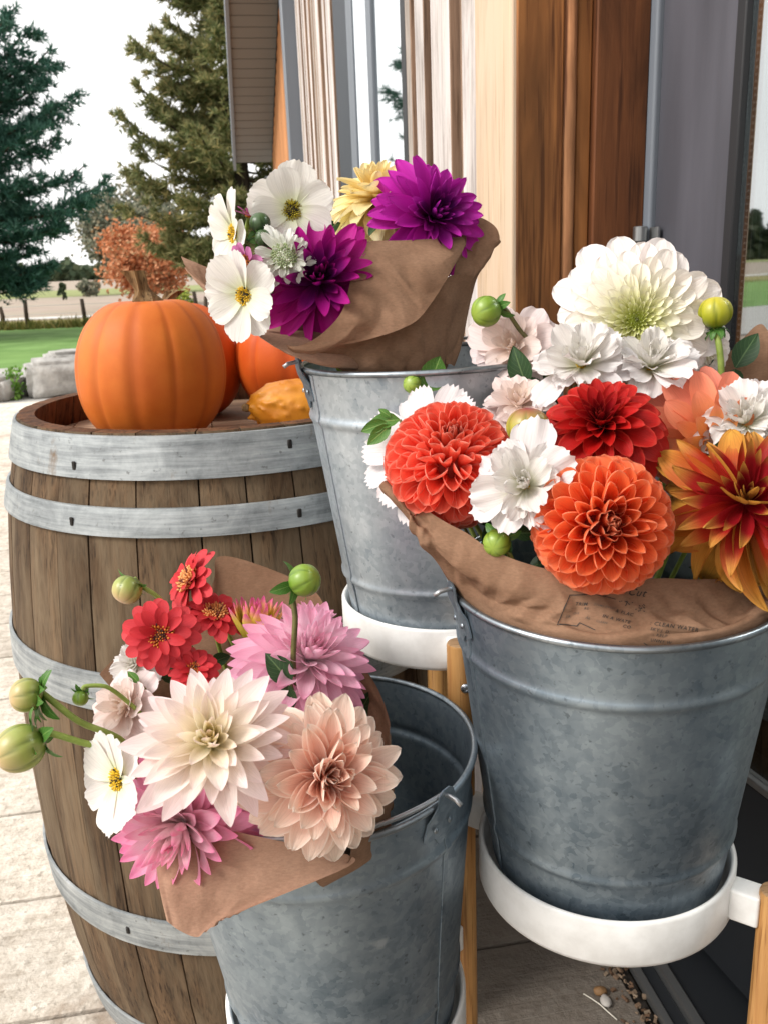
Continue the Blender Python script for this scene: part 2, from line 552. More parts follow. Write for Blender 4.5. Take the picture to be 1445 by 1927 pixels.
# ------------------------------------------------------------------ the building
D0, D1, TJ = 0.423, 0.632, 1.331       # siding plane, door plane, recess corner (metres in the wall's own frame)
bld = thing('building', 'barn-like shop building with weathered vertical wood siding and grey window trim', 'building')
bld.rotation_euler.z = WALL_A
MATS['barn'] = wood_mat('weathered_barnwood', H('7d7068'), H('c9beb2'), 2, 55, 9, 0.85, 0.45, 0.6, gray=H('a89c94'))
MATS['barn_white'] = wood_mat('whitewashed_barnwood', H('9a8f8a'), H('d6cec8'), 2, 60, 9, 0.85, 0.35, 0.6, gray=H('c9c2bf'))
MATS['barn_side'] = wood_mat('sawn_edge', H('7a6250'), H('a88d78'), 2, 50, 7, 0.8, 0.35, 0.5)
MATS['pale_pine'] = wood_mat('pale_pine', H('b0957a'), H('d8bfa2'), 2, 40, 5, 0.75, 0.22, 0.45, gray=H('c0ab94'))
MATS['cedar'] = wood_mat('cedar', D('b9794a'), D('d79a66'), 2, 40, 5, 0.7, 0.2, 0.4)
MATS['oiled'] = wood_mat('oiled_board', D('6a3a1c'), D('c08048'), 2, 24, 9, 0.65, 0.6, 0.6)
MATS['oiled_dark'] = wood_mat('dark_oiled_board', D('4a2816'), D('86522f'), 2, 26, 14, 0.7, 0.6, 0.6)
MATS['bark'] = wood_mat('live_edge_bark', H('5a2c16'), H('cf9668'), 2, 30, 16, 0.75, 0.5, 0.9)
MATS['frame_grey'] = simple('window_frame_paint', H('6a7078'), 0.45)
MATS['frame_dark'] = simple('window_frame_dark_paint', H('2a3038'), 0.5)  # dark blue-grey colour of the outer frame
MATS['door_grey'] = None
m = NT('door_grey_paint')
n1 = m.noise(m.coord('Object', (3, 12, 1.2)), 1.0, 4)
m.set(Base_Color=m.ramp(n1, [(0.3, H('46464c')), (0.7, H('62626a'))]), Roughness=m.n('MapRange', {0: n1, 3: 0.32, 4: 0.5}).outputs[0], Metallic=0.3)
m.bump(m.noise(m.coord('Object'), 260, 2), 0.06, 0.001)
MATS['door_grey'] = m.m
MATS['gasket'] = simple('black_gasket', (0.012, 0.012, 0.014), 0.55)
MATS['rail_black'] = simple('black_kick_rail', (0.012, 0.014, 0.017), 0.5)
MATS['alu'] = simple('aluminium', H('9a9c9c'), 0.4, 0.9)
MATS['soffit'] = simple('soffit_grey', H('66645f'), 0.6)
MATS['roofing'] = simple('dark_roofing', H('33353a'), 0.7)
def glass_mat(name, tint, mn):
    m = NT(name)
    lw = m.n('LayerWeight', {'Blend': 0.5}).outputs['Facing']
    f = m.n('MapRange', {0: lw, 1: 0.0, 2: 1.0, 3: mn, 4: 1.0}).outputs[0]
    g = m.n('BsdfGlossy', {'Color': (0.93, 0.96, 0.97, 1), 'Roughness': 0.02})
    t = m.n('BsdfTransparent', {'Color': tint})
    ms = m.n('MixShader', {0: f, 1: t.outputs[0], 2: g.outputs[0]})
    m.put(m.out.inputs[0], ms.outputs[0])
    return m.m
MATS['glass'] = glass_mat('coated_glass', (0.55, 0.6, 0.6, 1), 0.12)

def wbox(name, n0, n1, t0, t1, z0, z1, mat, parent=bld, w=0.002, seg=1):
    return bevel_box(name, (n0, t0, z0), (n1, t1, z1), mat, parent, w, seg)

EAVE_T, EAVE_Z, SLOPE = 7.72, 2.07, 0.345
def roof_z(t):
    return EAVE_Z + SLOPE * (EAVE_T - abs(t))
# wall core, cut off under the sloping roof (door recess left open)
core = MB()
def prism(mb, poly, n0, n1):
    k = len(poly)
    vs = [(n0, t, z) for t, z in poly] + [(n1, t, z) for t, z in poly]
    mb.add(vs, [tuple(range(k)), tuple(range(2 * k - 1, k - 1, -1))] + [(i, i + k, (i + 1) % k + k, (i + 1) % k) for i in range(k)])
ca = D0 + 0.045
for a, b in ((TJ + 0.03, 2.10), (3.34, 7.70)):
    prism(core, [(a, -0.03), (b, -0.03), (b, roof_z(b) - 0.03), (a, roof_z(a) - 0.03)], ca, ca + 0.16)
prism(core, [(2.10, 2.75), (3.34, 2.75), (3.34, roof_z(3.34) - 0.03), (2.10, roof_z(2.10) - 0.03)], ca, ca + 0.16)
prism(core, [(2.10, -0.03), (3.34, -0.03), (3.34, 0.3), (2.10, 0.3)], ca, ca + 0.16)
prism(core, [(-1.2, 2.45), (TJ + 0.03, 2.45), (TJ + 0.03, roof_z(TJ) - 0.03), (-1.2, roof_z(1.2) - 0.03)], D0 + 0.002, ca + 0.16)
prism(core, [(-7.7, -0.03), (-1.2, -0.03), (-1.2, roof_z(1.2) - 0.03), (-7.7, roof_z(7.7) - 0.03)], D0 + 0.002, ca + 0.16)
build('wall', core, MATS['barn_side'], bld, smooth=False)
inner = MB()
inner.box((0.70, -7.6, -0.02), (5.0, 7.6, 0.0)).box((4.98, -7.6, 0.0), (5.0, 7.6, 4.4)).box((0.72, 7.55, 0), (4.98, 7.6, 2.1)).box((0.72, -7.6, 0), (4.98, -7.55, 2.1))
build('interior', inner, simple('dim_interior', (0.05, 0.05, 0.05), 0.8), bld, smooth=False)

# siding: flush boards, then proud battens whose sawn edges face the camera
ztop = 3.4
wbox('siding_board', D0, D0 + 0.04, TJ, 1.531, 0, ztop, MATS['pale_pine'])
wbox('siding_board', D0 + 0.003, D0 + 0.04, 1.534, 1.628, 0, ztop, MATS['barn_white'])
for t0, t1, p, ma in ((1.692, 1.845, 0.014, 'barn_white'), (1.905, 1.99, 0.015, 'barn_white'), (2.045, 2.10, 0.013, 'barn')):
    o = wbox('siding_board', D0 - p + 0.012, D0 + 0.036, t0, t1, 0, ztop, MATS[ma])
    o.data.materials.append(MATS['barn_side'])
    for f in o.data.polygons:
        if f.normal.y < -0.6:
            f.material_index = 1
for t0, t1 in ((1.631, 1.689), (1.848, 1.902), (1.993, 2.042)):
    wbox('siding_board', D0 + 0.016, D0 + 0.036, t0, t1, 0, ztop, MATS['barn_side'])
t = 3.36
r_ = random.Random(11)
while t < 4.78:
    bw = r_.uniform(0.05, 0.085)
    o = wbox('siding_board', D0 - r_.uniform(0.0, 0.016), D0 + 0.036, t, min(t + bw, 4.79), 0, 2.98, MATS[r_.choice(['barn', 'barn_white', 'barn_white'])])
    o.data.materials.append(MATS['barn_side'])
    for f in o.data.polygons:
        if f.normal.y < -0.6:
            f.material_index = 1
    t += bw
    g = r_.uniform(0.03, 0.06)
    wbox('siding_board', D0 + 0.016, D0 + 0.036, t + 0.002, min(t + g, 4.79) - 0.002, 0, 2.98, MATS['barn'])
    t += g
wbox('corner_trim', D0 - 0.072, D0 + 0.03, 4.80, 4.93, 0, 2.98, MATS['frame_grey'], w=0.004)
t = 4.94
while t < 7.66:
    wbox('siding_board', D0 - 0.004, D0 + 0.03, t, t + 0.128, 0, roof_z(t + 0.13) - 0.012, MATS['cedar'])
    t += 0.134

# window beside the door: frame, mullion, panes
win = build('window', MB().box((D0 + 0.2, 2.1, 0.3), (D0 + 0.21, 3.34, 2.75)), MATS['frame_dark'], bld, smooth=False)
wbox('frame', D0 - 0.004, D0 + 0.1, 3.02, 3.335, 0.305, 2.745, MATS['frame_dark'], win)
wbox('frame', D0 - 0.004, D0 + 0.1, 2.90, 3.018, 0.305, 2.745, MATS['frame_grey'], win)
wbox('frame', D0 - 0.002, D0 + 0.1, 2.102, 2.15, 0.305, 2.745, MATS['gasket'], win)
wbox('sill', D0 - 0.02, D0 + 0.1, 2.152, 2.898, 0.305, 0.36, MATS['frame_grey'], win)
wbox('mullion', D0 - 0.008, D0 + 0.08, 2.53, 2.60, 0.365, 2.74, MATS['frame_grey'], win)
for a, b in ((2.152, 2.528), (2.602, 2.898)):
    build('pane', MB().box((D0 + 0.0, a, 0.362), (D0 + 0.006, b, 2.74)), MATS['glass'], win, smooth=False)

# recess jamb facing the camera
wbox('jamb_board', D0 + 0.006, 0.4995, TJ - 0.004, TJ + 0.028, 0, 2.45, MATS['oiled'])
wbox('jamb_board', 0.5225, 0.5455, TJ + 0.003, TJ + 0.03, 0, 2.45, MATS['oiled'])
wbox('jamb_board', 0.546, 0.628, TJ - 0.012, TJ + 0.03, 0, 2.45, MATS['oiled_dark'])
le = MB()
for k in range(41):
    z = 2.45 * k / 40
    for i in range(9):
        a = -PI / 2 + PI * i / 8
        rr = 0.0125 * (1 + 0.22 * noise.noise(V((z * 4.0, a, 0))) + 0.1 * noise.noise(V((z * 21, a * 2, 3))))
        le.v.append(V((0.511 + rr * math.sin(a) * 0.92 + 0.0015 * noise.noise(V((z * 2, 7, 1))), TJ + 0.006 - rr * math.cos(a), z)))
for k in range(40):
    for i in range(8):
        le.f.append((k * 9 + i, k * 9 + i + 1, (k + 1) * 9 + i + 1, (k + 1) * 9 + i))
build('jamb_edge', le, MATS['bark'], bld)

# door: grey stile, glass with gasket and spacer bar, black kick rail, hinge
door = build('door', MB().box((D1 + 0.004, 1.1390, 0.02), (D1 + 0.045, TJ - 0.028, 2.4)), MATS['door_grey'], bld, smooth=False)
wbox('stile_edge', D1 - 0.006, D1 + 0.04, TJ - 0.027, TJ - 0.001, 0.02, 2.42, MATS['frame_grey'], door, 0.006, 3)
wbox('kick_rail', D1 + 0.002, D1 + 0.045, -0.5, 1.1370, 0.022, 0.378, MATS['rail_black'], door, 0.004)
wbox('kick_rail', D1 - 0.003, D1 + 0.04, -0.5, 1.1200, 0.379, 0.390, MATS['alu'], door, 0.002)
wbox('gasket', D1 - 0.002, D1 + 0.03, 1.1200, 1.1380, 0.392, 2.4, MATS['gasket'], door, 0.002)
wbox('spacer_bar', D1 + 0.017, D1 + 0.022, 1.1010, 1.1060, 0.392, 2.4, MATS['alu'], door, 0.0008)
wbox('spacer_bar', D1 + 0.017, D1 + 0.026, 1.0840, 1.0900, 0.392, 2.4, MATS['alu'], door, 0.0008)
wbox('spacer_bar', D1 + 0.017, D1 + 0.03, -0.5, 1.0830, 0.393, 0.414, MATS['alu'], door, 0.0008)
dots = MB()
for k in range(230):
    z = 0.40 + k * 0.0082
    dots.box((D1 + 0.0135, 1.1115, z), (D1 + 0.0155, 1.1145, z + 0.003))
build('spacer_dots', dots, MATS['enamel'], door, smooth=False)
build('pane', MB().box((D1 + 0.008, -0.5, 0.391), (D1 + 0.012, 1.1195, 2.4)), MATS['glass'], door, smooth=False)
hz = at(1213, 425, 1.37).z
for k in range(3):
    build('hinge', MB().lathe([(0.0, 0), (0.0095, 0), (0.0105, 0.001), (0.0105, 0.021), (0.0095, 0.022), (0, 0.022)], 20), MATS['alu'], door, auto=40, loc=(D1 - 0.019, TJ - 0.024, hz - 0.022 - 0.0235 * k))
bevel_box('hinge_leaf', (D1 - 0.0055, TJ - 0.05, hz - 0.08), (D1 - 0.001, TJ - 0.028, hz - 0.002), MATS['alu'], door, 0.001)
door.matrix_local = Matrix.Translation((D1, TJ, 0)) @ Matrix.Rotation(math.radians(8), 4, 'Z') @ Matrix.Translation((-D1, -TJ, 0))   # standing slightly ajar
# ledge inside the glass with green edging
for k, (z0, z1, n0, ma) in enumerate(((0.355, 0.407, 0.665, 'ledge_grey'), (0.409, 0.431, 0.690, 'ledge_green'), (0.433, 0.449, 0.705, 'ledge_mint'), (0.451, 0.467, 0.715, 'ledge_green'), (0.02, 0.53, 0.75, 'ledge_white'))):
    if ma not in MATS:
        MATS[ma] = simple(ma, {'ledge_grey': H('8d948c'), 'ledge_green': H('3f9a4a'), 'ledge_mint': H('b5e0bf'), 'ledge_white': H('d5dcd8')}[ma], 0.6)
    wbox('inner_ledge', n0 + 0.03, 0.83 + 0.002 * k, -0.1, 1.0, z0, z1, MATS[ma], door, 0.002)
# threshold strips
wbox('threshold', 0.548, 0.563, -0.6, TJ - 0.02, -0.004, 0.010, MATS['alu'], bld, 0.002)
wbox('threshold', 0.5635, 0.586, -0.6, TJ - 0.02, -0.004, 0.004, MATS['rail_black'], bld, 0.001)
wbox('threshold', 0.5865, 0.606, -0.6, TJ - 0.02, -0.004, 0.016, MATS['alu'], bld, 0.003)
wbox('threshold', 0.6065, 0.70, -0.6, TJ - 0.02, -0.004, 0.008, MATS['rail_black'], bld, 0.001)

# roof with raking soffit
def slab(mb, t0, t1, n0, n1, dz0, dz1):
    prism(mb, [(t0, roof_z(t0) + dz0), (t1, roof_z(t1) + dz0), (t1, roof_z(t1) + dz1), (t0, roof_z(t0) + dz1)], n0, n1)
rf = MB()
slab(rf, 0.0, 7.98, D0 - 0.30, 5.2, 0.06, 0.16)
slab(rf, -7.98, -0.002, D0 - 0.30, 5.2, 0.06, 0.16)
roof = build('roof', rf, MATS['roofing'], bld, smooth=False)
fs = MB()
slab(fs, 0.0, 7.99, D0 - 0.325, D0 - 0.302, -0.03, 0.17)
build('fascia', fs, MATS['frame_grey'], roof, smooth=False)
t = 3.0
while t < 7.9:
    sp = MB()
    slab(sp, t, t + 0.101, D0 - 0.30, D0 - 0.006, 0.0, 0.055)
    build('soffit_panel', sp, MATS['soffit'], roof, smooth=False)
    sp = MB()
    slab(sp, t + 0.1015, t + 0.109, D0 - 0.30, D0 - 0.006, 0.006, 0.055)
    build('soffit_groove', sp, MATS['gasket'], roof, smooth=False)
    t += 0.1095

# ------------------------------------------------------------------ trees, fence, stones in the distance
def foliage_mat(name, cols, trans=0.25):
    m = NT(name)
    r = m.n('NewGeometry').outputs['Random Per Island']
    n1 = m.noise(m.coord('Object', rnd=False), 0.9, 3)
    c = m.ramp(m.math('ADD', m.math('MULTIPLY', r, 0.6), m.math('MULTIPLY', n1, 0.5)), [(0.2 + 0.7 * i / (len(cols) - 1), c) for i, c in enumerate(cols)])
    m.set(Base_Color=c, Roughness=0.7)
    m.b.inputs['Specular IOR Level'].default_value = 0.15
    tr = m.n('BsdfTranslucent', {'Color': c})
    ms = m.n('MixShader', {0: trans, 1: m.b.outputs[0], 2: tr.outputs[0]})
    m.put(m.out.inputs[0], ms.outputs[0])
    return m.m
MATS['trunk'] = wood_mat('tree_bark', H('2c251f'), H('5a4d41'), 2, 9, 2, 0.95, 0.3, 0.6)

def needles(mb, p, d, n, ln, wd, R):
    for _ in range(n):
        q = V((R.gauss(0, 1), R.gauss(0, 1), R.gauss(0, 1))).normalized()
        q = (d * 0.75 + q * 0.8 + V((0, 0, 0.25))).normalized()
        s = q.cross(V((R.gauss(0, 1), R.gauss(0, 1), R.gauss(0, 1)))).normalized() * wd
        l = ln * R.uniform(0.7, 1.25)
        o = len(mb.v)
        mb.v += [p - s, p + s, p + q * l]
        mb.f.append((o, o + 1, o + 2))

def pine(name, label, base, h, branches, mat, seed, ln=0.2, wd=0.028, dens=1.0):
    R = random.Random(seed)
    root = thing(name, label, 'tree', base, 'pine trees beyond the lawn')
    tr = MB().tube([(R.uniform(-.05, .05), R.uniform(-.05, .05), h * k / 10) for k in range(11)], [0.26 * (1 - k / 10.5) + 0.02 for k in range(11)], 9)
    build('trunk', tr, MATS['trunk'], root)
    lm, cr_ = MB(), MB()
    for z, az, L, up in branches:
        d = V((math.sin(az), math.cos(az), 0))
        pts = []
        for k in range(8):
            s = k / 7
            pts.append(V((0, 0, z)) + d * (L * s) + V((0, 0, L * (up * s * s - 0.10 * math.sin(PI * s)))) + V((R.gauss(0, .02), R.gauss(0, .02), R.gauss(0, .02))) * s * L)
        lm.tube(pts, [0.05 * (1 - s / 8) * min(1, L / 3) + 0.008 for s in range(8)], 4, False)
        side = d.cross(V((0, 0, 1)))
        nb = int((5 + L * 4.5) * dens)
        ph_ = R.uniform(0, 9)
        for j in range(nb):
            s = 0.15 + 0.85 * (j + R.random()) / nb
            if noise.noise(V((s * L * 2.2, ph_, seed))) < -0.22:
                continue
            i = min(6, int(s * 7))
            p0 = pts[i].lerp(pts[i + 1], s * 7 - i)
            for sg in (-1, 1, 0):
                bl = (0.16 + 0.26 * L * (1.05 - s) ** 0.8) * R.uniform(0.25, 1.5)
                bd = (d * R.uniform(0.3, 1.0) + side * sg * R.uniform(0.4, 1.0) + V((0, 0, R.uniform(-0.25, 0.45) if sg else R.uniform(-0.6, 0.9)))).normalized()
                if sg == 0:
                    bl *= 0.6
                nt_ = 2 + int(bl / 0.11)
                for q in range(nt_):
                    f = 0.25 + 0.75 * (q + R.random()) / nt_
                    pp = p0 + bd * (bl * f) + V((R.gauss(0, .025), R.gauss(0, .025), R.gauss(0, .03) - 0.12 * bl * f * f))
                    needles(cr_, pp, bd, R.randint(3, 7), ln * R.uniform(0.7, 1.25), wd, R)
            if R.random() < 0.5:
                needles(cr_, p0, d, 4, ln, wd, R)
        needles(cr_, pts[-1], d, 10, ln, wd, R)
    build('limbs', lm, MATS['trunk'], root)
    build('crown', cr_, mat, root, smooth=False)
    return root

MATS['pine_blue'] = foliage_mat('pine_blue_green', [H('27443c'), H('3c6356'), H('628576')])
MATS['pine_olive'] = foliage_mat('pine_olive', [H('4a5638'), H('70794f'), H('979468'), H('b09e6c')])
def branch_to(base, px, py, up, dz=0.0):
    p = at(px, py, base.y)
    v = p - V(base)
    L = abs(v.x)
    return (v.z - L * up + dz, PI / 2 if v.x > 0 else -PI / 2, L, up)
bl_ = on_ground(-75, 560)
bl_ = V(at(-70, 600, 19.0).to_tuple())
bl_.z = -0.1
R9 = random.Random(5)
br = []
for px, py, up in ((70, 50, .45), (95, 95, .35), (88, 150, .25), (152, 178, .30), (60, 225, .2), (105, 262, .16), (155, 318, .12), (193, 348, .22), (45, 385, .1), (112, 425, .05), (60, 470, .06), (105, 500, .02), (72, 535, -.02), (35, 15, .4)):
    br.append(branch_to(bl_, px, py, up * 0.55))
    for q in range(1):
        z, az, L, u_ = br[-1 - q]
        br.append((z + R9.uniform(-.12, .12), az + R9.choice((-1, 1)) * R9.uniform(.15, .5), L * R9.uniform(.75, 1.0), u_))
for z in range(12, 78):
    zz = z * 0.11
    for q in range(2):
        br.append((zz, R9.uniform(PI * 0.95, PI * 2.05), 2.4 * (1 - zz / 9.8) ** .7 + .3, R9.uniform(.1, .35)))
pine('pine_tree', 'blue-green pine with long layered boughs standing apart on the lawn', bl_, 9.3, br, MATS['pine_blue'], 21, 0.17, 0.016, 1.9)

bR = at(478, 600, 27.0)
bR = V((bR.x, 27.0, -0.1))
br = []
R9 = random.Random(8)
z = 1.2
while z < 13.5:
    s = (z - 1.2) / 12.8
    Lm = 3.35 * (1 - s) ** 0.62 * (0.8 + 0.2 * sstep(0.0, 0.2, s)) + 0.2
    for k in range(4):
        br.append((z + R9.uniform(-.2, .2), R9.uniform(0, 2 * PI), Lm * R9.uniform(.5, 1.12), R9.uniform(.05, .5)))
    z += 0.27
pine('pine_tree', 'tall olive-green pine with browning needles rising behind the eave', bR, 14, br, MATS['pine_olive'], 31, 0.22, 0.024, 1.5)

def leafy(name, label, base, h, rx, rz, zc, mat, seed, nclump, nleaf, size, group=None):
    R = random.Random(seed)
    root = thing(name, label, 'tree', base, group)
    lm, cr_ = MB(), MB()
    lm.tube([(0, 0, 0), (R.uniform(-.1, .1), 0, zc * .5), (R.uniform(-.2, .2), 0, zc)], [0.045 * h, 0.035 * h, 0.02 * h], 8)
    for _ in range(nclump):
        d = V((R.gauss(0, 1), R.gauss(0, 1), R.gauss(0, 1))).normalized() * R.random() ** 0.4
        c = V((d.x * rx, d.y * rx, zc + d.z * rz))
        lm.tube([(0, 0, zc * R.uniform(.4, .8)), (c.x * .5, c.y * .5, zc * .7 + c.z * .3), c], [0.012 * h, 0.007 * h, 0.002 * h], 4, False)
        cr0 = R.uniform(.16, .30) * rx
        for _ in range(nleaf):
            q = V((R.gauss(0, 1), R.gauss(0, 1), R.gauss(0, .8))) * cr0 * .62
            a = V((R.gauss(0, 1), R.gauss(0, 1), R.gauss(0, 1))).normalized()
            b = a.orthogonal().normalized() * size * R.uniform(.35, .6)
            a = a * size * R.uniform(.6, 1.2)
            o = len(cr_.v)
            p = c + q
            cr_.v += [p, p + a * .5 + b, p + a, p + a * .5 - b]
            cr_.f.append((o, o + 1, o + 2, o + 3))
    build('trunk', lm, MATS['trunk'], root)
    build('crown', cr_, mat, root, smooth=False)
    return root
MATS['leaf_grey'] = foliage_mat('grey_green_leaves', [H('4c5448'), H('6a7060'), H('878672'), H('9a8c74')])
MATS['leaf_orange'] = foliage_mat('orange_leaves', [D('b4704a'), D('d88e62'), D('e6a67e'), D('a08c66')])
MATS['leaf_lime'] = foliage_mat('lime_leaves', [H('6f8a3a'), H('9aa84a'), H('b9bc5a')])
MATS['leaf_dark'] = foliage_mat('dark_hedge_leaves', [H('2c3a2a'), H('44513a'), H('5a6048')])
def gpos(px, Y):
    p = at(px, 600, Y)
    return V((p.x, Y, -0.05))
leafy('shade_tree', 'broad grey-green tree losing its leaves behind the orange tree', gpos(262, 62), 8, 3.3, 2.9, 3.9, MATS['leaf_grey'], 3, 130, 150, 0.24)
leafy('maple_tree', 'small tree with orange autumn leaves in front of the pine', gpos(288, 36), 4, 1.75, 1.35, 1.75, MATS['leaf_orange'], 24, 120, 75, 0.15)
leafy('shrub', 'low dark evergreen shrub standing alone in the field', gpos(125, 52), 1.2, .22, .45, .5, MATS['leaf_dark'], 5, 12, 60, 0.12)
leafy('shrub', 'round grey-green bush at the foot of the broad tree', gpos(174, 58), 1.2, .6, .5, .55, MATS['leaf_grey'], 6, 16, 60, 0.2)
leafy('shrub', 'lime green bush beside the orange tree', gpos(348, 30), 1.2, .32, .3, .35, MATS['leaf_lime'], 7, 14, 60, 0.1)

# far woods along the horizon (one mass)
fw_ = MB()
R9 = random.Random(13)
def woods(az0, az1, D, hh, n, sz):
    for _ in range(n):
        az = math.radians(R9.uniform(az0, az1))
        dd = D * R9.uniform(0.95, 1.05)
        top = hh * (0.65 + 0.5 * noise.noise(V((az * 60, 0, D))) + 0.25 * noise.noise(V((az * 220, 3, D))))
        p = V((math.sin(az) * dd, math.cos(az) * dd, max(0.1, R9.random() ** 0.8 * top)))
        a = V((R9.gauss(0, 1), R9.gauss(0, 1), R9.gauss(0, 1))).normalized()
        b = a.orthogonal().normalized() * sz * .5
        a = a * sz
        o = len(fw_.v)
        fw_.v += [p - a * .5, p + b, p + a * .5, p - b]
        fw_.f.append((o, o + 1, o + 2, o + 3))
woods(-75, -14, 520, 11, 9000, 4.0)
woods(-60, -30, 150, 9, 9000, 1.6)
woods(-20, 6, 620, 10, 3500, 4.5)
tag(build('far_woods', fw_, MATS['leaf_dark'], smooth=False), 'dark line of distant woods along the horizon', 'woods', kind='stuff')

# rough weeds along the fence line
wd_ = MB()
for _ in range(5200):
    x = R9.uniform(-16, 4)
    y = 22.4 + 0.02 * x + R9.uniform(-0.5, 0.9)
    hgt = R9.uniform(0.08, 0.34) * (0.6 + 0.7 * abs(noise.noise(V((x * .7, y, 0)))))
    a = R9.uniform(0, 2 * PI)
    s = V((math.cos(a), math.sin(a), 0)) * R9.uniform(0.015, 0.04)
    o = len(wd_.v)
    wd_.v += [V((x, y, -.04)) - s, V((x, y, -.04)) + s, V((x + R9.gauss(0, .07), y + R9.gauss(0, .07), hgt))]
    wd_.f.append((o, o + 1, o + 2))
tag(build('roadside_weeds', wd_, foliage_mat('weeds', [H('3c4a24'), H('6a6a34'), H('8a7a48')]), smooth=False), 'strip of rough weeds growing along the fence line', 'weeds', kind='stuff')

fence = thing('fence', 'old dark wooden fence posts with wire between lawn and road', 'fence', (0, 23.6, -0.04))
xs = [at(px, 590, 23.6).x for px in (-140, -45, 4, 50, 160, 270, 372, 388, 470)]
for k, x in enumerate(xs):
    hgt = 0.62 + 0.1 * math.sin(k * 2.3)
    build('post', MB().tube([(x, 0, 0), (x + 0.02 * math.sin(k), 0, hgt * .5), (x + 0.05 * math.sin(k * 3), 0, hgt)], [0.06, 0.055, 0.05], 7), MATS['trunk'], fence)
for zz in (0.28, 0.5):
    build('wire', MB().tube([(x, 0.0, zz + 0.01 * math.sin(i * 5)) for i, x in enumerate(xs)], 0.006, 4), MATS['wire'], fence)

def rock_mat():
    m = NT('limestone')
    v = m.coord('Object')
    n1 = m.noise(v, 5, 6, 0.7)
    c = m.ramp(n1, [(0.28, H('77736e')), (0.5, H('a8a5a0')), (0.72, H('c9c6c0'))])
    m.set(Base_Color=c, Roughness=0.9)
    m.bump(m.noise(v, 14, 6, 0.7), 0.8, 0.05)
    return m.m
MATS['rock'] = rock_mat()
def rock(name, label, c, size, seed, rz=0.0, group=None):
    bm = bmesh.new()
    bmesh.ops.create_cube(bm, size=1.0)
    bmesh.ops.bevel(bm, geom=bm.edges[:], offset=0.12, segments=2, affect='EDGES')
    bmesh.ops.subdivide_edges(bm, edges=bm.edges[:], cuts=3, use_grid_fill=True)
    for v in bm.verts:
        p = v.co * 2.2 + V((seed * 7.1, seed * 3.3, 0))
        v.co *= 1 + 0.16 * noise.noise(p) + 0.07 * noise.noise(p * 3.1)
        v.co = V((v.co.x * size[0], v.co.y * size[1], (v.co.z + 0.44) * size[2]))
    me = bpy.data.meshes.new(name)
    bm.to_mesh(me)
    bm.free()
    me.polygons.foreach_set('use_smooth', [True] * len(me.polygons))
    me.materials.append(MATS['rock'])
    o = link(name, me, None, c)
    o.rotation_euler.z = rz
    return tag(o, label, 'stone', group)
g0 = on_ground(98, 750, -0.03)
rock('stone_block', 'large pale limestone block at the edge of the gravel', (g0.x, g0.y + 0.3, -0.04), (0.62, 0.5, 0.40), 1, 0.3)
g0 = on_ground(6, 757, -0.03)
rock('stone_block', 'low weathered stone beside the green weed', (g0.x - 0.12, g0.y + 0.2, -0.04), (0.42, 0.5, 0.26), 2, -0.2)
g0 = on_ground(132, 700, -0.03)
rock('stone_block', 'small white stone behind the large limestone block', (g0.x, g0.y, -0.04), (0.5, 0.5, 0.30), 3, 0.6)
wp = MB()
R9 = random.Random(17)
g0 = on_ground(32, 752, -0.03)
for _ in range(170):
    p = V((R9.gauss(0, .05), R9.gauss(0, .05), R9.uniform(0.0, 0.30)))
    a = V((R9.gauss(0, 1), R9.gauss(0, 1), R9.gauss(0.4, 1))).normalized() * 0.05
    b = a.orthogonal().normalized() * 0.016
    o = len(wp.v)
    wp.v += [p, p + a * .5 + b, p + a, p + a * .5 - b]
    wp.f.append((o, o + 1, o + 2, o + 3))
wt = thing('weed_plant', 'green weed growing between the stones at the patio edge', 'plant', (g0.x, g0.y, -0.03))
build('leaves', wp, foliage_mat('weed_green', [H('4f7a2f'), H('7aa04a')]), wt, smooth=False)
build('stem', MB().tube([(0, 0, 0), (0.01, 0, .15), (0.0, 0.01, .3)], 0.006, 5), MATS['stem'], wt)

# ================================================================== the barrel
BC = V((-0.2327, 1.3112, 0.0))
PROF = [(0.0, 0.303), (0.0565, 0.313), (0.13, 0.327), (0.234, 0.339), (0.287, 0.343), (0.42, 0.3465), (0.52, 0.3455), (0.593, 0.343), (0.645, 0.3405), (0.74, 0.332), (0.82, 0.322), (0.854, 0.314), (0.889, 0.306), (0.94, 0.2935)]
def brad(z):
    for (z0, r0), (z1, r1) in zip(PROF, PROF[1:]):
        if z <= z1:
            return lerp(r0, r1, (z - z0) / (z1 - z0))
    return PROF[-1][1]
barrel = thing('wine_barrel', 'old oak wine barrel with grey steel hoops holding pumpkins on its head', 'barrel', BC)
angs = [-166, -150.5, -135.6, -123.7, -113.9, -101.7, -87.3, -76.9, -66]
r_ = random.Random(2)
a = -66
while a < 194 - 9:
    a += r_.uniform(8.5, 14.5)
    angs.append(min(a, 194))
angs = [x for x in angs if x < 189] + [194]
ZS = [0.94 * k / 22 for k in range(23)]
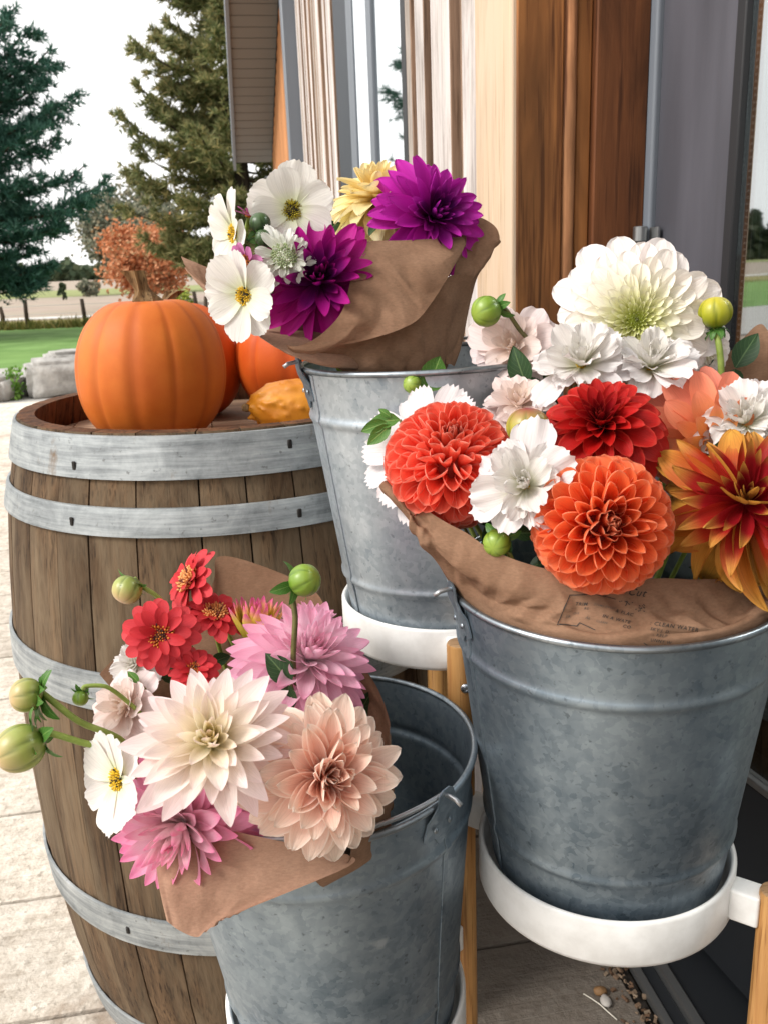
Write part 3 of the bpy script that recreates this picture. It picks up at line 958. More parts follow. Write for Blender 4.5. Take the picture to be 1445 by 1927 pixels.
for a0, a1 in zip(angs, angs[1:]):
    mb = MB()
    off = r_.uniform(-0.0012, 0.0008)
    n = 5
    g = math.degrees(0.0011 / 0.33)
    ring = []
    for z in ZS:
        row = []
        for i in range(n + 1):
            A = math.radians(lerp(a0 + g, a1 - g, i / n))
            edge = 0.0016 if i in (0, n) else 0.0
            row.append(V((math.cos(A), math.sin(A), 0)) * (brad(z) - 0.0025 - edge + off) + V((0, 0, z)))
        for i in range(n, -1, -1):
            A = math.radians(lerp(a0 + g, a1 - g, i / n))
            row.append(V((math.cos(A), math.sin(A), 0)) * (brad(z) - 0.026) + V((0, 0, z)))
        ring.append(row)
    m2 = 2 * (n + 1)
    for row in ring:
        mb.v += row
    for k in range(len(ZS) - 1):
        for i in range(m2):
            j = (i + 1) % m2
            mb.f.append((k * m2 + i, k * m2 + j, (k + 1) * m2 + j, (k + 1) * m2 + i))
    mb.f.append(tuple(range(m2 - 1, -1, -1)))
    mb.f.append(tuple((len(ZS) - 1) * m2 + i for i in range(m2)))
    st = build('stave', mb, MATS['stave'], barrel, auto=50)
    st.data.materials.append(MATS['stave_in'])
    for p in st.data.polygons:
        c = p.center
        if p.normal.dot(V((c.x, c.y, 0)).normalized()) < -0.5 or p.normal.z > 0.8:
            p.material_index = 1
def hoop(z0, z1):
    t = 0.0022
    prof = [(brad(z0) + 0.0005, z0), (brad(z0) + t, z0 + 0.0006)]
    for k in range(1, 6):
        z = lerp(z0, z1, k / 6)
        prof.append((brad(z) + t + 0.0004, z))
    prof += [(brad(z1) + t, z1 - 0.0006), (brad(z1) + 0.0005, z1), (brad(z1) - 0.0015, z1), (brad(z0) - 0.0015, z0)]
    h = build('hoop', MB().lathe(prof, 96, closed=True), MATS['hoop'], barrel, auto=50)
    return h
hoops = [hoop(0.886, 0.9375), hoop(0.8195, 0.854), hoop(0.593, 0.645), hoop(0.234, 0.287), hoop(0.006, 0.0565)]
def rivet(h, z, deg, long=True):
    A = math.radians(deg)
    p = V((math.cos(A), math.sin(A), 0)) * (brad(z) + 0.0027) + V((0, 0, z))
    M = Matrix.Translation(p) @ Matrix.Rotation(A, 4, 'Z')
    o = bevel_box('rivet', (-0.001, -0.0028, -0.0055), (0.0018, 0.0028, 0.0055), MATS['dark_metal'], h, 0.001, 1, M)
for h, z, d in ((0, 0.901, -117.5), (0, 0.918, -66), (1, 0.8345, -117.5), (1, 0.836, -66), (3, 0.259, -114), (2, 0.62, -116)):
    rivet(hoops[h], z, d)
# head: boards inside the chime
hb = MB()
y0 = -0.262
while y0 < 0.262:
    bwid = min(r_.uniform(0.075, 0.11), 0.262 - y0)
    ys = [y0 + 0.0008, y0 + bwid - 0.0008]
    pts_ = []
    for yy in [lerp(ys[0], ys[1], k / 5) for k in range(6)]:
        pts_.append((math.sqrt(max(0.0004, 0.2645 ** 2 - yy * yy)), yy))
    poly = [(x, yy) for x, yy in pts_] + [(-x, yy) for x, yy in reversed(pts_)]
    k = len(poly)
    mb = MB().add([(x, yy, 0.898) for x, yy in poly] + [(x, yy, 0.876) for x, yy in poly], [tuple(range(k)), tuple(range(2 * k - 1, k - 1, -1))] + [(i + k, i, (i + 1) % k, (i + 1) % k + k)[::-1] for i in range(k)])
    Rm = Matrix.Rotation(math.radians(100), 4, 'Z')
    build('head_board', mb, MATS['head'], barrel, smooth=False, mtx=Rm)
    y0 += bwid

# ------------------------------------------------------------------ pumpkins and gourd
def pumpkin_mat(name, a, b, groove):
    m = NT(name)
    v = m.coord('Object')
    n1 = m.noise(v, 14, 5, 0.6)
    c = m.ramp(n1, [(0.3, a), (0.7, b)])
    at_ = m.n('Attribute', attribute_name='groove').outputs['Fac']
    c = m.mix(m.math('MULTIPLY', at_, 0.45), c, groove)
    sp = m.noise(v, 130, 2, 0.5)
    c = m.mix(m.n('MapRange', {0: sp, 1: 0.66, 2: 0.74, 3: 0.0, 4: 0.2}).outputs[0], c, H('b5601c'))
    sc_ = m.noise(m.coord('Object', (9, 9, 3)), 1.0, 5, 0.7, 0.8)
    c = m.mix(m.n('MapRange', {0: sc_, 1: 0.58, 2: 0.72, 3: 0.0, 4: 0.35}).outputs[0], c, H('b8661f'))
    m.set(Base_Color=c, Roughness=m.n('MapRange', {0: n1, 3: 0.5, 4: 0.68}).outputs[0])
    m.b.inputs['Specular IOR Level'].default_value = 0.35
    m.bump(m.noise(v, 90, 3), 0.08, 0.002)
    return m.m
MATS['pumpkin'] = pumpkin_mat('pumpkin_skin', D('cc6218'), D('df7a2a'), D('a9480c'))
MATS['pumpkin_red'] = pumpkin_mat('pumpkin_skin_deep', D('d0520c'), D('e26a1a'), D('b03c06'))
MATS['pstem'] = wood_mat('pumpkin_stem', H('4a3520'), H('a3855c'), 2, 90, 20, 0.85, 0.4, 0.7)
def pumpkin(label, c, rx, h, nrib, mat, seed, lean, stem=(0, 0), stem_h=0.04):
    R = random.Random(seed)
    root = thing('pumpkin', label, 'pumpkin', c, 'pumpkins on the barrel head')
    n, m_ = nrib * 12, 36
    mb = MB()
    gv = []
    ribw = [R.uniform(-0.25, 0.25) for _ in range(nrib)]
    for k in range(m_ + 1):
        ph = PI * k / m_
        r0 = math.sin(ph) ** 0.82
        z0 = -math.cos(ph)
        z0 = math.copysign(abs(z0) ** 0.92, z0)
        dip = 0.13 * math.exp(-(r0 / 0.34) ** 2) * (1 if z0 > 0 else -0.9)
        for i in range(n):
            a = 2 * PI * i / n
            x = i / 12 + ribw[int(i / 12)] * math.sin(PI * (i % 12) / 12)
            ff = abs(((x % 1.0) - 0.5) * 2)          # 1 in the groove
            gr = sstep(0.5, 1.0, ff) ** 2.2
            r = r0 * (1 - 0.022 * gr * min(1, r0 * 1.5)) * (1 + 0.015 * noise.noise(V((math.cos(a) * 2, math.sin(a) * 2, z0 * 2 + seed))))
            mb.v.append(V((rx * r * math.cos(a), rx * r * math.sin(a), h * (0.5 + 0.5 * (z0 - dip)) - h * 0.035)) + V((lean[0] * z0, lean[1] * z0, 0)))
            gv.append(gr)
    for k in range(m_):
        for i in range(n):
            mb.f.append((k * n + i, k * n + (i + 1) % n, (k + 1) * n + (i + 1) % n, (k + 1) * n + i))
    b = build('body', mb, mat, root)
    at_ = b.data.attributes.new('groove', 'FLOAT', 'POINT')
    at_.data.foreach_set('value', gv)
    zt = h * (0.5 + 0.5 * (1 - 0.13)) - h * 0.035
    sb = MB()
    pts, rr = [], []
    for k in range(9):
        s = k / 8
        pts.append(V((lean[0] + stem[0] * s * s, lean[1] + stem[1] * s * s, zt - 0.006 + stem_h * s)))
        rr.append(lerp(0.022, 0.0105, min(1, s * 2.2)) * (1 + 0.12 * math.sin(s * 9)) + (0.003 if s > 0.9 else 0))
    nn = 20
    for k in range(9):
        for i in range(nn):
            a = 2 * PI * i / nn + 1.4 * k / 8
            q = rr[k] * (1 + 0.22 * math.cos(5 * (a - 1.4 * k / 8)))
            sb.v.append(pts[k] + V((math.cos(a) * q, math.sin(a) * q, 0)))
    for k in range(8):
        for i in range(nn):
            sb.f.append((k * nn + i, k * nn + (i + 1) % nn, (k + 1) * nn + (i + 1) % nn, (k + 1) * nn + i))
    sb.f.append(tuple(8 * nn + i for i in range(nn)))
    build('stem', sb, MATS['pstem'], root, auto=60)
    return root
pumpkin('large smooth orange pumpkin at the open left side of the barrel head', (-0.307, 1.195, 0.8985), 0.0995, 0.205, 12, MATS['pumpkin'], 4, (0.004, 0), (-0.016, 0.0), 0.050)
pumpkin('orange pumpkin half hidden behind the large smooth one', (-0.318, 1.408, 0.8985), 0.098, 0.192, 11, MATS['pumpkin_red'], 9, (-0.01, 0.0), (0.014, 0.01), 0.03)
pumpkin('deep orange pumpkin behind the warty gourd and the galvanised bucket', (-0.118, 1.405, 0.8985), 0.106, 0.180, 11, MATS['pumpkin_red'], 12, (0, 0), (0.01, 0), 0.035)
# warty gourd lying on its side
gd = thing('gourd', 'small warty yellow-orange gourd lying on the barrel head', 'gourd', (-0.112, 1.185, 0.8985 + 0.0395))
m = NT('gourd_skin')
v = m.coord('Object')
n1 = m.noise(v, 22, 5, 0.6)
m.set(Base_Color=m.ramp(n1, [(0.3, D('c8740c')), (0.7, D('e89a22'))]), Roughness=0.5)
m.bump(m.noise(v, 100, 3), 0.25, 0.003)
MATS['gourd'] = m.m
gb = MB()
R9 = random.Random(6)
warts = [(V((R9.gauss(0, 1), R9.gauss(0, 1), R9.gauss(0, 1))).normalized(), R9.uniform(0.05, 0.13), R9.uniform(0.04, 0.10)) for _ in range(110)]
n, m_ = 96, 60
for k in range(m_ + 1):
    ph = PI * k / m_
    for i in range(n):
        a = 2 * PI * i / n
        d = V((-math.cos(ph), math.sin(ph) * math.cos(a), math.sin(ph) * math.sin(a)))
        e = 0.0
        for wd, wr, wh in warts:
            q = (d - wd).length
            if q < wr * 2:
                e += wh * math.exp(-(q / wr) ** 2 * 2)
        s = 1 + e * 0.9 + 0.03 * noise.noise(d * 3)
        rib = 1 - 0.025 * abs(math.cos(5 * a)) ** 3 * math.sin(ph)
        taper = 1.0 + 0.12 * d.x
        gb.v.append(V((d.x * 0.066 * s, d.y * 0.040 * s * taper * rib, d.z * 0.040 * s * taper * rib)))
for k in range(m_):
    for i in range(n):
        gb.f.append((k * n + i, k * n + (i + 1) % n, (k + 1) * n + (i + 1) % n, (k + 1) * n + i))
GM = Matrix.Rotation(math.radians(8), 4, 'Y') @ Matrix.Rotation(math.radians(6), 4, 'Z')
build('body', gb, MATS['gourd'], gd, mtx=GM)
build('stem', MB().tube([(-0.0655, 0, -0.004), (-0.070, 0, -0.005), (-0.0735, 0.001, -0.006)], [0.0065, 0.0058, 0.0045], 10), MATS['pstem'], gd, mtx=GM)

# grey wooden crate standing behind the barrel
ct = thing('wooden_crate', 'grey weathered wooden crate standing behind the wine barrel', 'crate', (-0.36, 2.25, 0.0))
MATS['crate'] = wood_mat('crate_wood', H('6f6158'), H('a3948a'), 0, 40, 6, 0.9, 0.4, 0.5)
for k in range(5):
    bevel_box('slat', (-0.16, -0.25, 0.01 + k * 0.198), (0.30, -0.232, 0.198 + k * 0.198 - 0.008), MATS['crate'], ct, 0.003)
    bevel_box('slat', (-0.16, -0.23, 0.01 + k * 0.198), (-0.142, 0.25, 0.198 + k * 0.198 - 0.008), MATS['crate'], ct, 0.003)
    bevel_box('slat', (0.282, -0.23, 0.01 + k * 0.198), (0.30, 0.25, 0.198 + k * 0.198 - 0.008), MATS['crate'], ct, 0.003)
for x in (-0.138, 0.248):
    for y in (-0.228, 0.2):
        bevel_box('corner_post', (x, y, 0), (x + 0.03, y + 0.03, 0.98), MATS['crate'], ct, 0.003)

# ================================================================== plant stand and buckets
LEG1 = V((0.070, 0.800, 0))
stand = thing('plant_stand', 'bamboo plant stand with three white metal rings carrying the buckets', 'plant stand', (0.07, 0.8, 0))
def S(p):
    return V(p) - V((0.07, 0.8, 0))
def leg(p, ztop, r=0.0133):
    prof = [(0.0, ztop), (r - 0.003, ztop), (r - 0.0008, ztop - 0.0008), (r, ztop - 0.003), (r, 0.004), (r - 0.002, 0.0), (0, 0)]
    o = build('leg', MB().lathe(prof[::-1], 28), MATS['bamboo'], stand, auto=40, loc=S((p[0], p[1], 0)))
    o.data.materials.append(MATS['bamboo_end'])
    for f in o.data.polygons:
        if f.normal.z > 0.9:
            f.material_index = 1
    return o
RINGS = {'R': (V((0.1965, 0.714, 0.545)), 0.1185), 'B': (V((0.0665, 0.938, 0.714)), 0.1185), 'F': (V((-0.0565, 0.710, 0.389)), 0.1185)}
l1 = leg(LEG1, 0.757)
legs2 = {}
for k, (c, r) in RINGS.items():
    d = (V((c.x, c.y, 0)) - LEG1)
    p2 = LEG1 + d * 2
    legs2[k] = leg((p2.x, p2.y), c.z + (0.047 if k == 'R' else 0.035))
    # ring: rolled edges, thin floor
    h, t = 0.047, 0.0055
    prof = [(0.0, 0.006), (r - t - 0.004, 0.006), (r - t, 0.010), (r - t, h - 0.003), (r - t + 0.0012, h - 0.0008), (r - t / 2, h), (r - 0.0012, h - 0.0008), (r, h - 0.003), (r, 0.006), (r - 0.002, 0.0015), (r - 0.006, 0.0), (0.0, 0.0)]
    o = build('ring', MB().lathe(prof[::-1], 96), MATS['enamel'], stand, auto=55, loc=S(c))
    dn = d.normalized()
    for sg in (-1, 1):
        L = d.length
        x0 = r - 0.001
        x1 = L - 0.0105
        if x1 - x0 > 0.004:
            A = math.atan2(dn.y * sg, dn.x * sg)
            M = Matrix.Rotation(A, 4, 'Z')
            bevel_box('bracket', (x0, -0.0115, 0.010), (x1, 0.0115, 0.041), MATS['enamel'], o, 0.003, 3, M)
def screw(parent, p, d):
    M = Matrix.Translation(S(p)) @ V(d).to_track_quat('Z', 'Y').to_matrix().to_4x4()
    o = build('screw', MB().lathe([(0, 0.0016), (0.0019, 0.0016), (0.0022, 0.0028), (0.0042, 0.0024), (0.0052, 0.0012), (0.0053, 0.0)], 20), MATS['screw'], parent, auto=40, mtx=M)
d_ = V((0.02, -1, 0)).normalized()
screw(l1, (LEG1.x + 0.004, LEG1.y - 0.0125, at(862, 1296, 0.787).z), d_)

# bucket: one shape, three of them
RR, RB, HB = 0.14, 0.1075, 0.277
def brd(s):
    return RR + (RB - RR) * s / HB
def bead(s, s0, h=0.0026, w=0.0042):
    return h * math.exp(-((s - s0) / w) ** 2)
def bucket(name, label, top, tilt, ear_deg, bail_side, seed):
    root = thing(name, label, 'bucket', (0, 0, 0), 'galvanised buckets')
    zax = V((-tilt[0], -tilt[1], 1)).normalized()
    xax = V((1, 0, 0))
    yax = zax.cross(xax).normalized()
    xax = yax.cross(zax)
    base = V(top) - zax * HB
    root.matrix_world = Matrix(((xax.x, yax.x, zax.x, base.x), (xax.y, yax.y, zax.y, base.y), (xax.z, yax.z, zax.z, base.z), (0, 0, 0, 1)))
    root.rotation_mode = 'QUATERNION'
    # body
    out, inn = [], []
    N = 110
    for k in range(N + 1):
        s = HB * k / N
        e = bead(s, 0.0515) + bead(s, 0.2283, 0.0022) - 0.0008 * sstep(0.2283, 0.232, s)
        out.append((brd(s) + e, HB - s))
        inn.append((brd(s) + e - 0.0012, HB - s))
    out[-1] = (out[-1][0] - 0.0, 0.0)
    prof = [(0.0, 0.0105)] + [(p[0], max(p[1], 0.0105)) for p in inn[::-1] if p[1] > 0.008] + out + [(RB - 0.002, 0.0), (RB - 0.003, 0.008), (0.0, 0.008)]
    R = random.Random(seed)
    def dent(a, t):
        return 1 + 0.0022 * noise.noise(V((math.cos(a) * 1.4, math.sin(a) * 1.4, t * 3 + seed * 5))) + 0.0010 * noise.noise(V((math.cos(a) * 4, math.sin(a) * 4, t * 9 + seed * 5)))
    body = build('body', MB().lathe(prof[::-1], 128, rf=lambda a, t: dent(a, 0)), MATS['galv_lit' if seed == 2 else 'galv'], root, auto=50)
    rim = []
    for i in range(14):
        q = 2 * PI * i / 14
        rim.append((RR + 0.0008 + 0.0030 * math.cos(q), HB + 0.0030 * math.sin(q)))
    build('rim', MB().lathe(rim, 128, closed=True, rf=lambda a, t: dent(a, 0)), MATS['galv_rim'], root)
    # side seam
    sa = math.radians(ear_deg + (4 if seed != 2 else 9))
    sm = MB()
    for k in range(41):
        s = 0.004 + (HB - 0.008) * k / 40
        for da, e in ((-0.020, 0.0001), (-0.019, 0.0011), (0.0, 0.0013), (0.0245, 0.0012), (0.0255, 0.0001)):
            rr_ = (brd(s) + bead(s, 0.0515) + bead(s, 0.2283, 0.0022)) * dent(sa, 0) + e
            sm.v.append(V((math.cos(sa + da) * rr_, math.sin(sa + da) * rr_, HB - s)))
    for k in range(40):
        for i in range(4):
            sm.f.append((k * 5 + i, (k + 1) * 5 + i, (k + 1) * 5 + i + 1, k * 5 + i + 1))
    build('seam', sm, MATS['galv_lit' if seed == 2 else 'galv'], root, auto=30)
    # ears: trefoil plates riveted under the rim, with an eye above it
    ends = []
    for sg in (0, 180):
        A = math.radians(ear_deg + sg)
        pts = []
        # outline in (across, down) metres
        outl = []
        for k in range(21):
            q = PI * k / 20
            x = math.cos(q)
            lobes = 0.021 + 0.0032 * math.cos(6 * (q - PI / 2)) 
            outl.append((lobes * x * 0.98, 0.016 + 0.021 * math.sin(q) + 0.003 * math.cos(6 * (q - PI / 2))))
        outl = [(0.0085, -0.011), (0.011, -0.002), (0.0165, 0.006)] + outl + [(-0.0165, 0.006), (-0.011, -0.002), (-0.0085, -0.011), (-0.004, -0.0145), (0.004, -0.0145)]
        eb = MB()
        k2 = len(outl)
        for lay in (0.0032, 0.0046):
            for x, dn_ in outl:
                s = dn_
                rr_ = (brd(max(s, 0)) + (0.0026 * sstep(0.012, 0.0, s) if s < 0.012 else 0)) * dent(A, 0) + lay - (0.0022 if s > 0.012 else 0.0)
                aa = A + x / RR
                eb.v.append(V((math.cos(aa) * rr_, math.sin(aa) * rr_, HB - s)))
        cen = []
        for lay in (0, 1):
            eb.v.append(sum((eb.v[lay * k2 + i] for i in range(k2)), V((0, 0, 0))) / k2)
        for i in range(k2):
            j = (i + 1) % k2
            eb.f.append((i, j, k2 + j, k2 + i)[::-1])
            eb.f.append((2 * k2 + 1, k2 + i, k2 + j)[::-1])
            eb.f.append((2 * k2, j, i)[::-1])
        ear = build('ear', eb, MATS['galv'], root, auto=35)
        rr_ = brd(0.02) + 0.0035
        for dx in (-0.009, 0.009):
            aa = A + dx / RR
            M = Matrix.Translation((math.cos(aa) * rr_, math.sin(aa) * rr_, HB - 0.022)) @ V((math.cos(aa), math.sin(aa), 0.1)).to_track_quat('Z', 'Y').to_matrix().to_4x4()
            build('rivet', MB().lathe([(0, 0.0012), (0.0018, 0.001), (0.0026, 0.0)], 12), MATS['galv_rim'], ear, mtx=M)
        ends.append(A)
    # wire bail lying back on the rim; its hooked ends pass out through the eyes
    A = ends[0]
    pts = []
    rb = RR + 0.0035
    zz = HB + 0.0085
    for k in range(41):
        q = A + bail_side * PI * k / 40
        dz = -0.001 * math.sin(PI * k / 40)
        rr_ = rb - 0.004 * (1 - abs(2 * k / 40 - 1) ** 6)
        pts.append(V((math.cos(q) * rr_, math.sin(q) * rr_, zz + dz)))
    def outw(a, r_o, z):
        return V((math.cos(a) * r_o, math.sin(a) * r_o, z))
    b2 = A + bail_side * PI
    pts = [outw(A, RR + 0.021, zz - 0.004), outw(A, RR + 0.016, zz - 0.001), outw(A, RR + 0.008, zz)] + pts + [outw(b2, RR + 0.008, zz), outw(b2, RR + 0.016, zz - 0.001), outw(b2, RR + 0.021, zz - 0.004)]
    build('bail', MB().tube(pts, 0.0021, 10), MATS['wire'], root)
    return root
bucket('bucket', 'galvanised bucket of orange, red and white dahlias beside the door', (0.1952, 0.7065, 0.8564), (0.0103, 0.0366), 193, -1, 1)
bucket('bucket', 'galvanised bucket of purple and white flowers against the wine barrel', (0.059, 0.9387, 1.0244), (0.0257, -0.0038), 196, -1, 2)
bucket('bucket', 'galvanised bucket of pink dahlias, lowest on the plant stand', (-0.0676, 0.7078, 0.6985), (0.0424, 0.007), -42, -1, 3)

# litter by the threshold
def pebble(label, px, py, s, col, seed):
    g = on_ground(px, py)
    mb = MB()
    for k in range(9):
        ph = PI * k / 8
        for i in range(14):
            a = 2 * PI * i / 14
            d = V((math.sin(ph) * math.cos(a), math.sin(ph) * math.sin(a), math.cos(ph)))
            q = 1 + 0.2 * noise.noise(d * 1.5 + V((seed, 0, 0)))
            mb.v.append(V((d.x * s[0] * q, d.y * s[1] * q, d.z * s[2] * q + s[2] * .9)))
    for k in range(8):
        for i in range(14):
            mb.f.append((k * 14 + i, (k + 1) * 14 + i, (k + 1) * 14 + (i + 1) % 14, k * 14 + (i + 1) % 14))
    tag(build('pebble', mb, simple('pebble%d' % seed, col, 0.7), loc=(g.x, g.y, 0.0)), label, 'pebble')
pebble('brown pebble lying by the door threshold', 1128, 1870, (0.011, 0.008, 0.006), H('7a5a38'), 1)
pebble('pale oval pebble lying by the door threshold', 1139, 1888, (0.008, 0.012, 0.005), H('a8a29c'), 2)
gs = [on_ground(x, y) for x, y in ((1097, 1873), (1112, 1882), (1128, 1893), (1142, 1906), (1160, 1922))]
tag(build('straw', MB().tube([(g.x, g.y, 0.003) for g in gs], 0.0009, 6), simple('straw_white', H('d8d2c4'), 0.6)), 'thin white straw lying on the patio by the threshold', 'straw')
dm = MB()
R9 = random.Random(44)
for _ in range(520):
    p = WM @ V((R9.gauss(0.525, 0.012), R9.uniform(0.3, 1.32), 0.0))
    s = R9.uniform(0.0012, 0.0042)
    a = R9.uniform(0, PI)
    M = Matrix.Translation((p.x, p.y, s * 0.5)) @ Matrix.Rotation(a, 4, 'Z') @ Matrix.Rotation(R9.uniform(0, 1), 4, 'X')
    dm.box((-s, -s * .7, -s * .5), (s, s * .7, s * .5), M)
tag(build('dirt_crumbs', dm, foliage_mat('dirt', [H('3a2a1e'), H('6a5240'), H('8a7a68')], 0.0), smooth=False), 'brown dirt crumbs along the door threshold', 'dirt', kind='stuff')

# ================================================================== flowers
def atd(px, py, d):
    return CAM + ray(px, py) * d

def petal_mesh(mat, W=0.2, p=0.85, q=0.75, bw=0.08, c0=0.8, c1=0.3, b0=0.0, b1=0.0, b2=0.0, keel=0.0, ruf=0.0, teeth=0, notch=0.0, corner=0.0, tw=0.0, nu=5, nv=7, seed=0, tipc=0.0):
    """one petal of length 1 along +Y, its face towards +Z"""
    mb = MB()
    mb.uv = []
    y = z = pv = 0.0
    for j in range(nv + 1):
        v = j / nv
        v = lerp(v, math.sin(v * PI / 2), 0.85)
        th = b0 + b1 * v + b2 * v * v
        if j:
            vm = (v + pv) / 2
            tm = b0 + b1 * vm + b2 * vm * vm
            y += math.cos(tm) * (v - pv)
            z += math.sin(tm) * (v - pv)
        pv = v
        if tw:
            sh = math.sin(PI / 2 * min(1.0, v / 0.78)) ** q if v < 0.78 else lerp(1.0, tw, ((v - 0.78) / 0.22) ** 2)
        else:
            sh = math.sin(PI * min(1.0, v ** p)) ** q if 0 < v < 1 else 0.0
        w_ = W * max(sh, bw * (1 - v))
        ph = max(1e-3, lerp(c0, c1, v))
        rho = w_ / ph
        for i in range(nu + 1):
            u = 2 * i / nu - 1
            x = rho * math.sin(ph * u)
            h = rho * (1 - math.cos(ph * u)) + keel * abs(u) * w_
            h += ruf * W * v * v * (math.sin(5.2 * u + seed) + 0.6 * math.sin(9.1 * u + 2.2 * seed + 3 * v))
            yy = y
            if teeth or corner:
                e = -corner * abs(u) ** 2.6 * v ** 3
                if teeth and j == nv:
                    e += notch * (0.5 + 0.5 * math.cos(teeth * PI * u)) * (1 - 0.25 * abs(u)) - notch * 0.5
                yy += e * math.cos(th)
                zz = z + e * math.sin(th)
            else:
                zz = z
            mb.v.append(V((x, yy - math.sin(th) * h, zz + math.cos(th) * h)))
            mb.uv.append((i / nu, v))
    for j in range(nv):
        for i in range(nu):
            a = j * (nu + 1) + i
            mb.f.append((a, a + 1, a + nu + 2, a + nu + 1))
    return mb.mesh('petal', mat)

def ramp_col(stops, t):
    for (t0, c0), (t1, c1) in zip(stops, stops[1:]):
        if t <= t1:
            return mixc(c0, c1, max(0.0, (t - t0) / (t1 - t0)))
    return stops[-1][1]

def facing(P, face):
    vd = (P - CAM).normalized()
    return (CR * face[0] + CU * face[1] - vd * face[2]).normalized()

def frame_from(z, roll):
    x = z.orthogonal().normalized()
    y = z.cross(x)
    x, y = x * math.cos(roll) + y * math.sin(roll), y * math.cos(roll) - x * math.sin(roll)
    return Matrix(((x.x, y.x, z.x), (x.y, y.y, z.y), (x.z, y.z, z.z)))

NECK = {'A': V((-0.060, 0.712, 0.50)), 'B': V((0.066, 0.938, 0.83)), 'C': V((0.197, 0.715, 0.66))}
_cache = {}

def petal_obj(root, me, az, al, length, base, R, twist=0.0, wide=1.0, col=(1, 1, 1)):
    rad = V((math.cos(az), math.sin(az), 0))
    Y = rad * math.sin(al) + V((0, 0, math.cos(al)))
    Z = rad * -math.cos(al) + V((0, 0, math.sin(al)))
    X = Y.cross(Z)
    if twist:
        X, Z = X * math.cos(twist) + Z * math.sin(twist), Z * math.cos(twist) - X * math.sin(twist)
    o = bpy.data.objects.new('petal', me)
    COL.objects.link(o)
    o.parent = root
    L = length * R
    o.matrix_local = Matrix(((X.x * L * wide, Y.x * L, Z.x * L, base.x), (X.y * L * wide, Y.y * L, Z.y * L, base.y), (X.z * L * wide, Y.z * L, Z.z * L, base.z), (0, 0, 0, 1)))
    o.color = (*col, 1)
    return o

def stem_part(root, P, M3, bq, R, mat='stem', r=0.0022, start=0.1):
    """stem from the back of the flower down into its bucket"""
    back = -(M3 @ V((0, 0, 1)))
    tgt = NECK[bq] + V((rng.uniform(-.03, .03), rng.uniform(-.03, .03), rng.uniform(-.05, .02)))
    p0 = P + back * R * start
    p1 = p0 + (back * 0.3 + (P - CAM).normalized() * 0.8).normalized() * {'A': max(0.05, R * 0.9), 'B': 0.15, 'C': max(0.06, R * 0.9)}[bq]
    d = (tgt - p1)
    p2 = p1 + d * 0.5 + back * 0.01 + V((0, 0, 0.01))
    pts = [p0, p0.lerp(p1, .6), p1 * 0.6 + (p1 + d * .2) * 0.4, p2, tgt]
    inv = M3.transposed()
    build('stem', MB().tube([inv @ (p - P) for p in pts], r, 7), MATS[mat], root)

def flower(kind, name, label, px, py, d, rpx, face, bq, spec, seed, roll=None, group=None, stem=True):
    R9 = random.Random(seed)
    P = atd(px, py, d)
    R = rpx * d / FPX
    M3 = frame_from(facing(P, face), R9.uniform(0, 6.28) if roll is None else roll)
    root = thing(name, label, kind, group=group, mtx=Matrix.Translation(P) @ M3.to_4x4())
    key = id(spec)
    if key not in _cache:
        _cache[key] = [[petal_mesh(spec['mat'], **dict(kw, seed=s)) for s in range(spec.get('var', 2))] for kw in spec['bins']]
    meshes = _cache[key]
    nb = len(meshes)
    N = spec['N']
    a0, a1, ap = spec['a']
    s0, s1, sp = spec['s']
    jit = spec.get('jit', 0.05)
    for k in range(N):
        if 'rows' in spec:
            pass
        t = (k + 0.5) / N
        az = k * 2.399963 + R9.gauss(0, jit)
        al = math.radians(lerp(a0, a1, t ** ap)) + R9.gauss(0, jit * 0.9)
        ln = lerp(s0, s1, t ** sp) * (1 + R9.gauss(0, jit * 0.7))
        b = min(nb - 1, int(t ** spec.get('bp', 1.0) * nb))
        me = R9.choice(meshes[b])
        rad = V((math.cos(az), math.sin(az), 0))
        if 'ball' in spec:
            dr = rad * math.sin(al) + V((0, 0, math.cos(al)))
            base = dr * (spec['ball'] * R * lerp(0.86, 1.0, sstep(0, .2, t)))
        else:
            base = rad * (spec.get('rb', 0.1) * R * t ** 0.7) + V((0, 0, spec.get('zb', 0.1) * R * (1 - t)))
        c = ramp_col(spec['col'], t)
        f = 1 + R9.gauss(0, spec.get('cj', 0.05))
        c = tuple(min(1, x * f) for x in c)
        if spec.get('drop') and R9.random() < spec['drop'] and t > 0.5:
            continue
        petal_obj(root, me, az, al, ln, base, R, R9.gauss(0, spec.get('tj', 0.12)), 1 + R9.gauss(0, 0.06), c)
    if 'disc' not in spec:
        hr = spec.get('ball', 0.0) * 1.02 * R or 0.17 * R
        hm = 'heart_%s' % spec['mat'].name
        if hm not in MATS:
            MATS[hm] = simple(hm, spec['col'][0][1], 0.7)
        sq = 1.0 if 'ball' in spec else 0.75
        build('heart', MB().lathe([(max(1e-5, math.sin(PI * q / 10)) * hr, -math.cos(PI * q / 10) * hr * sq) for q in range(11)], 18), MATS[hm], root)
    if 'disc' in spec:
        build('disc', disc_mesh(spec['disc'], R9), MATS[spec['disc']['mat']], root, mtx=Matrix.Scale(R, 4))
    if stem:
        stem_part(root, P, M3, bq, R)
    return root, P, M3, R

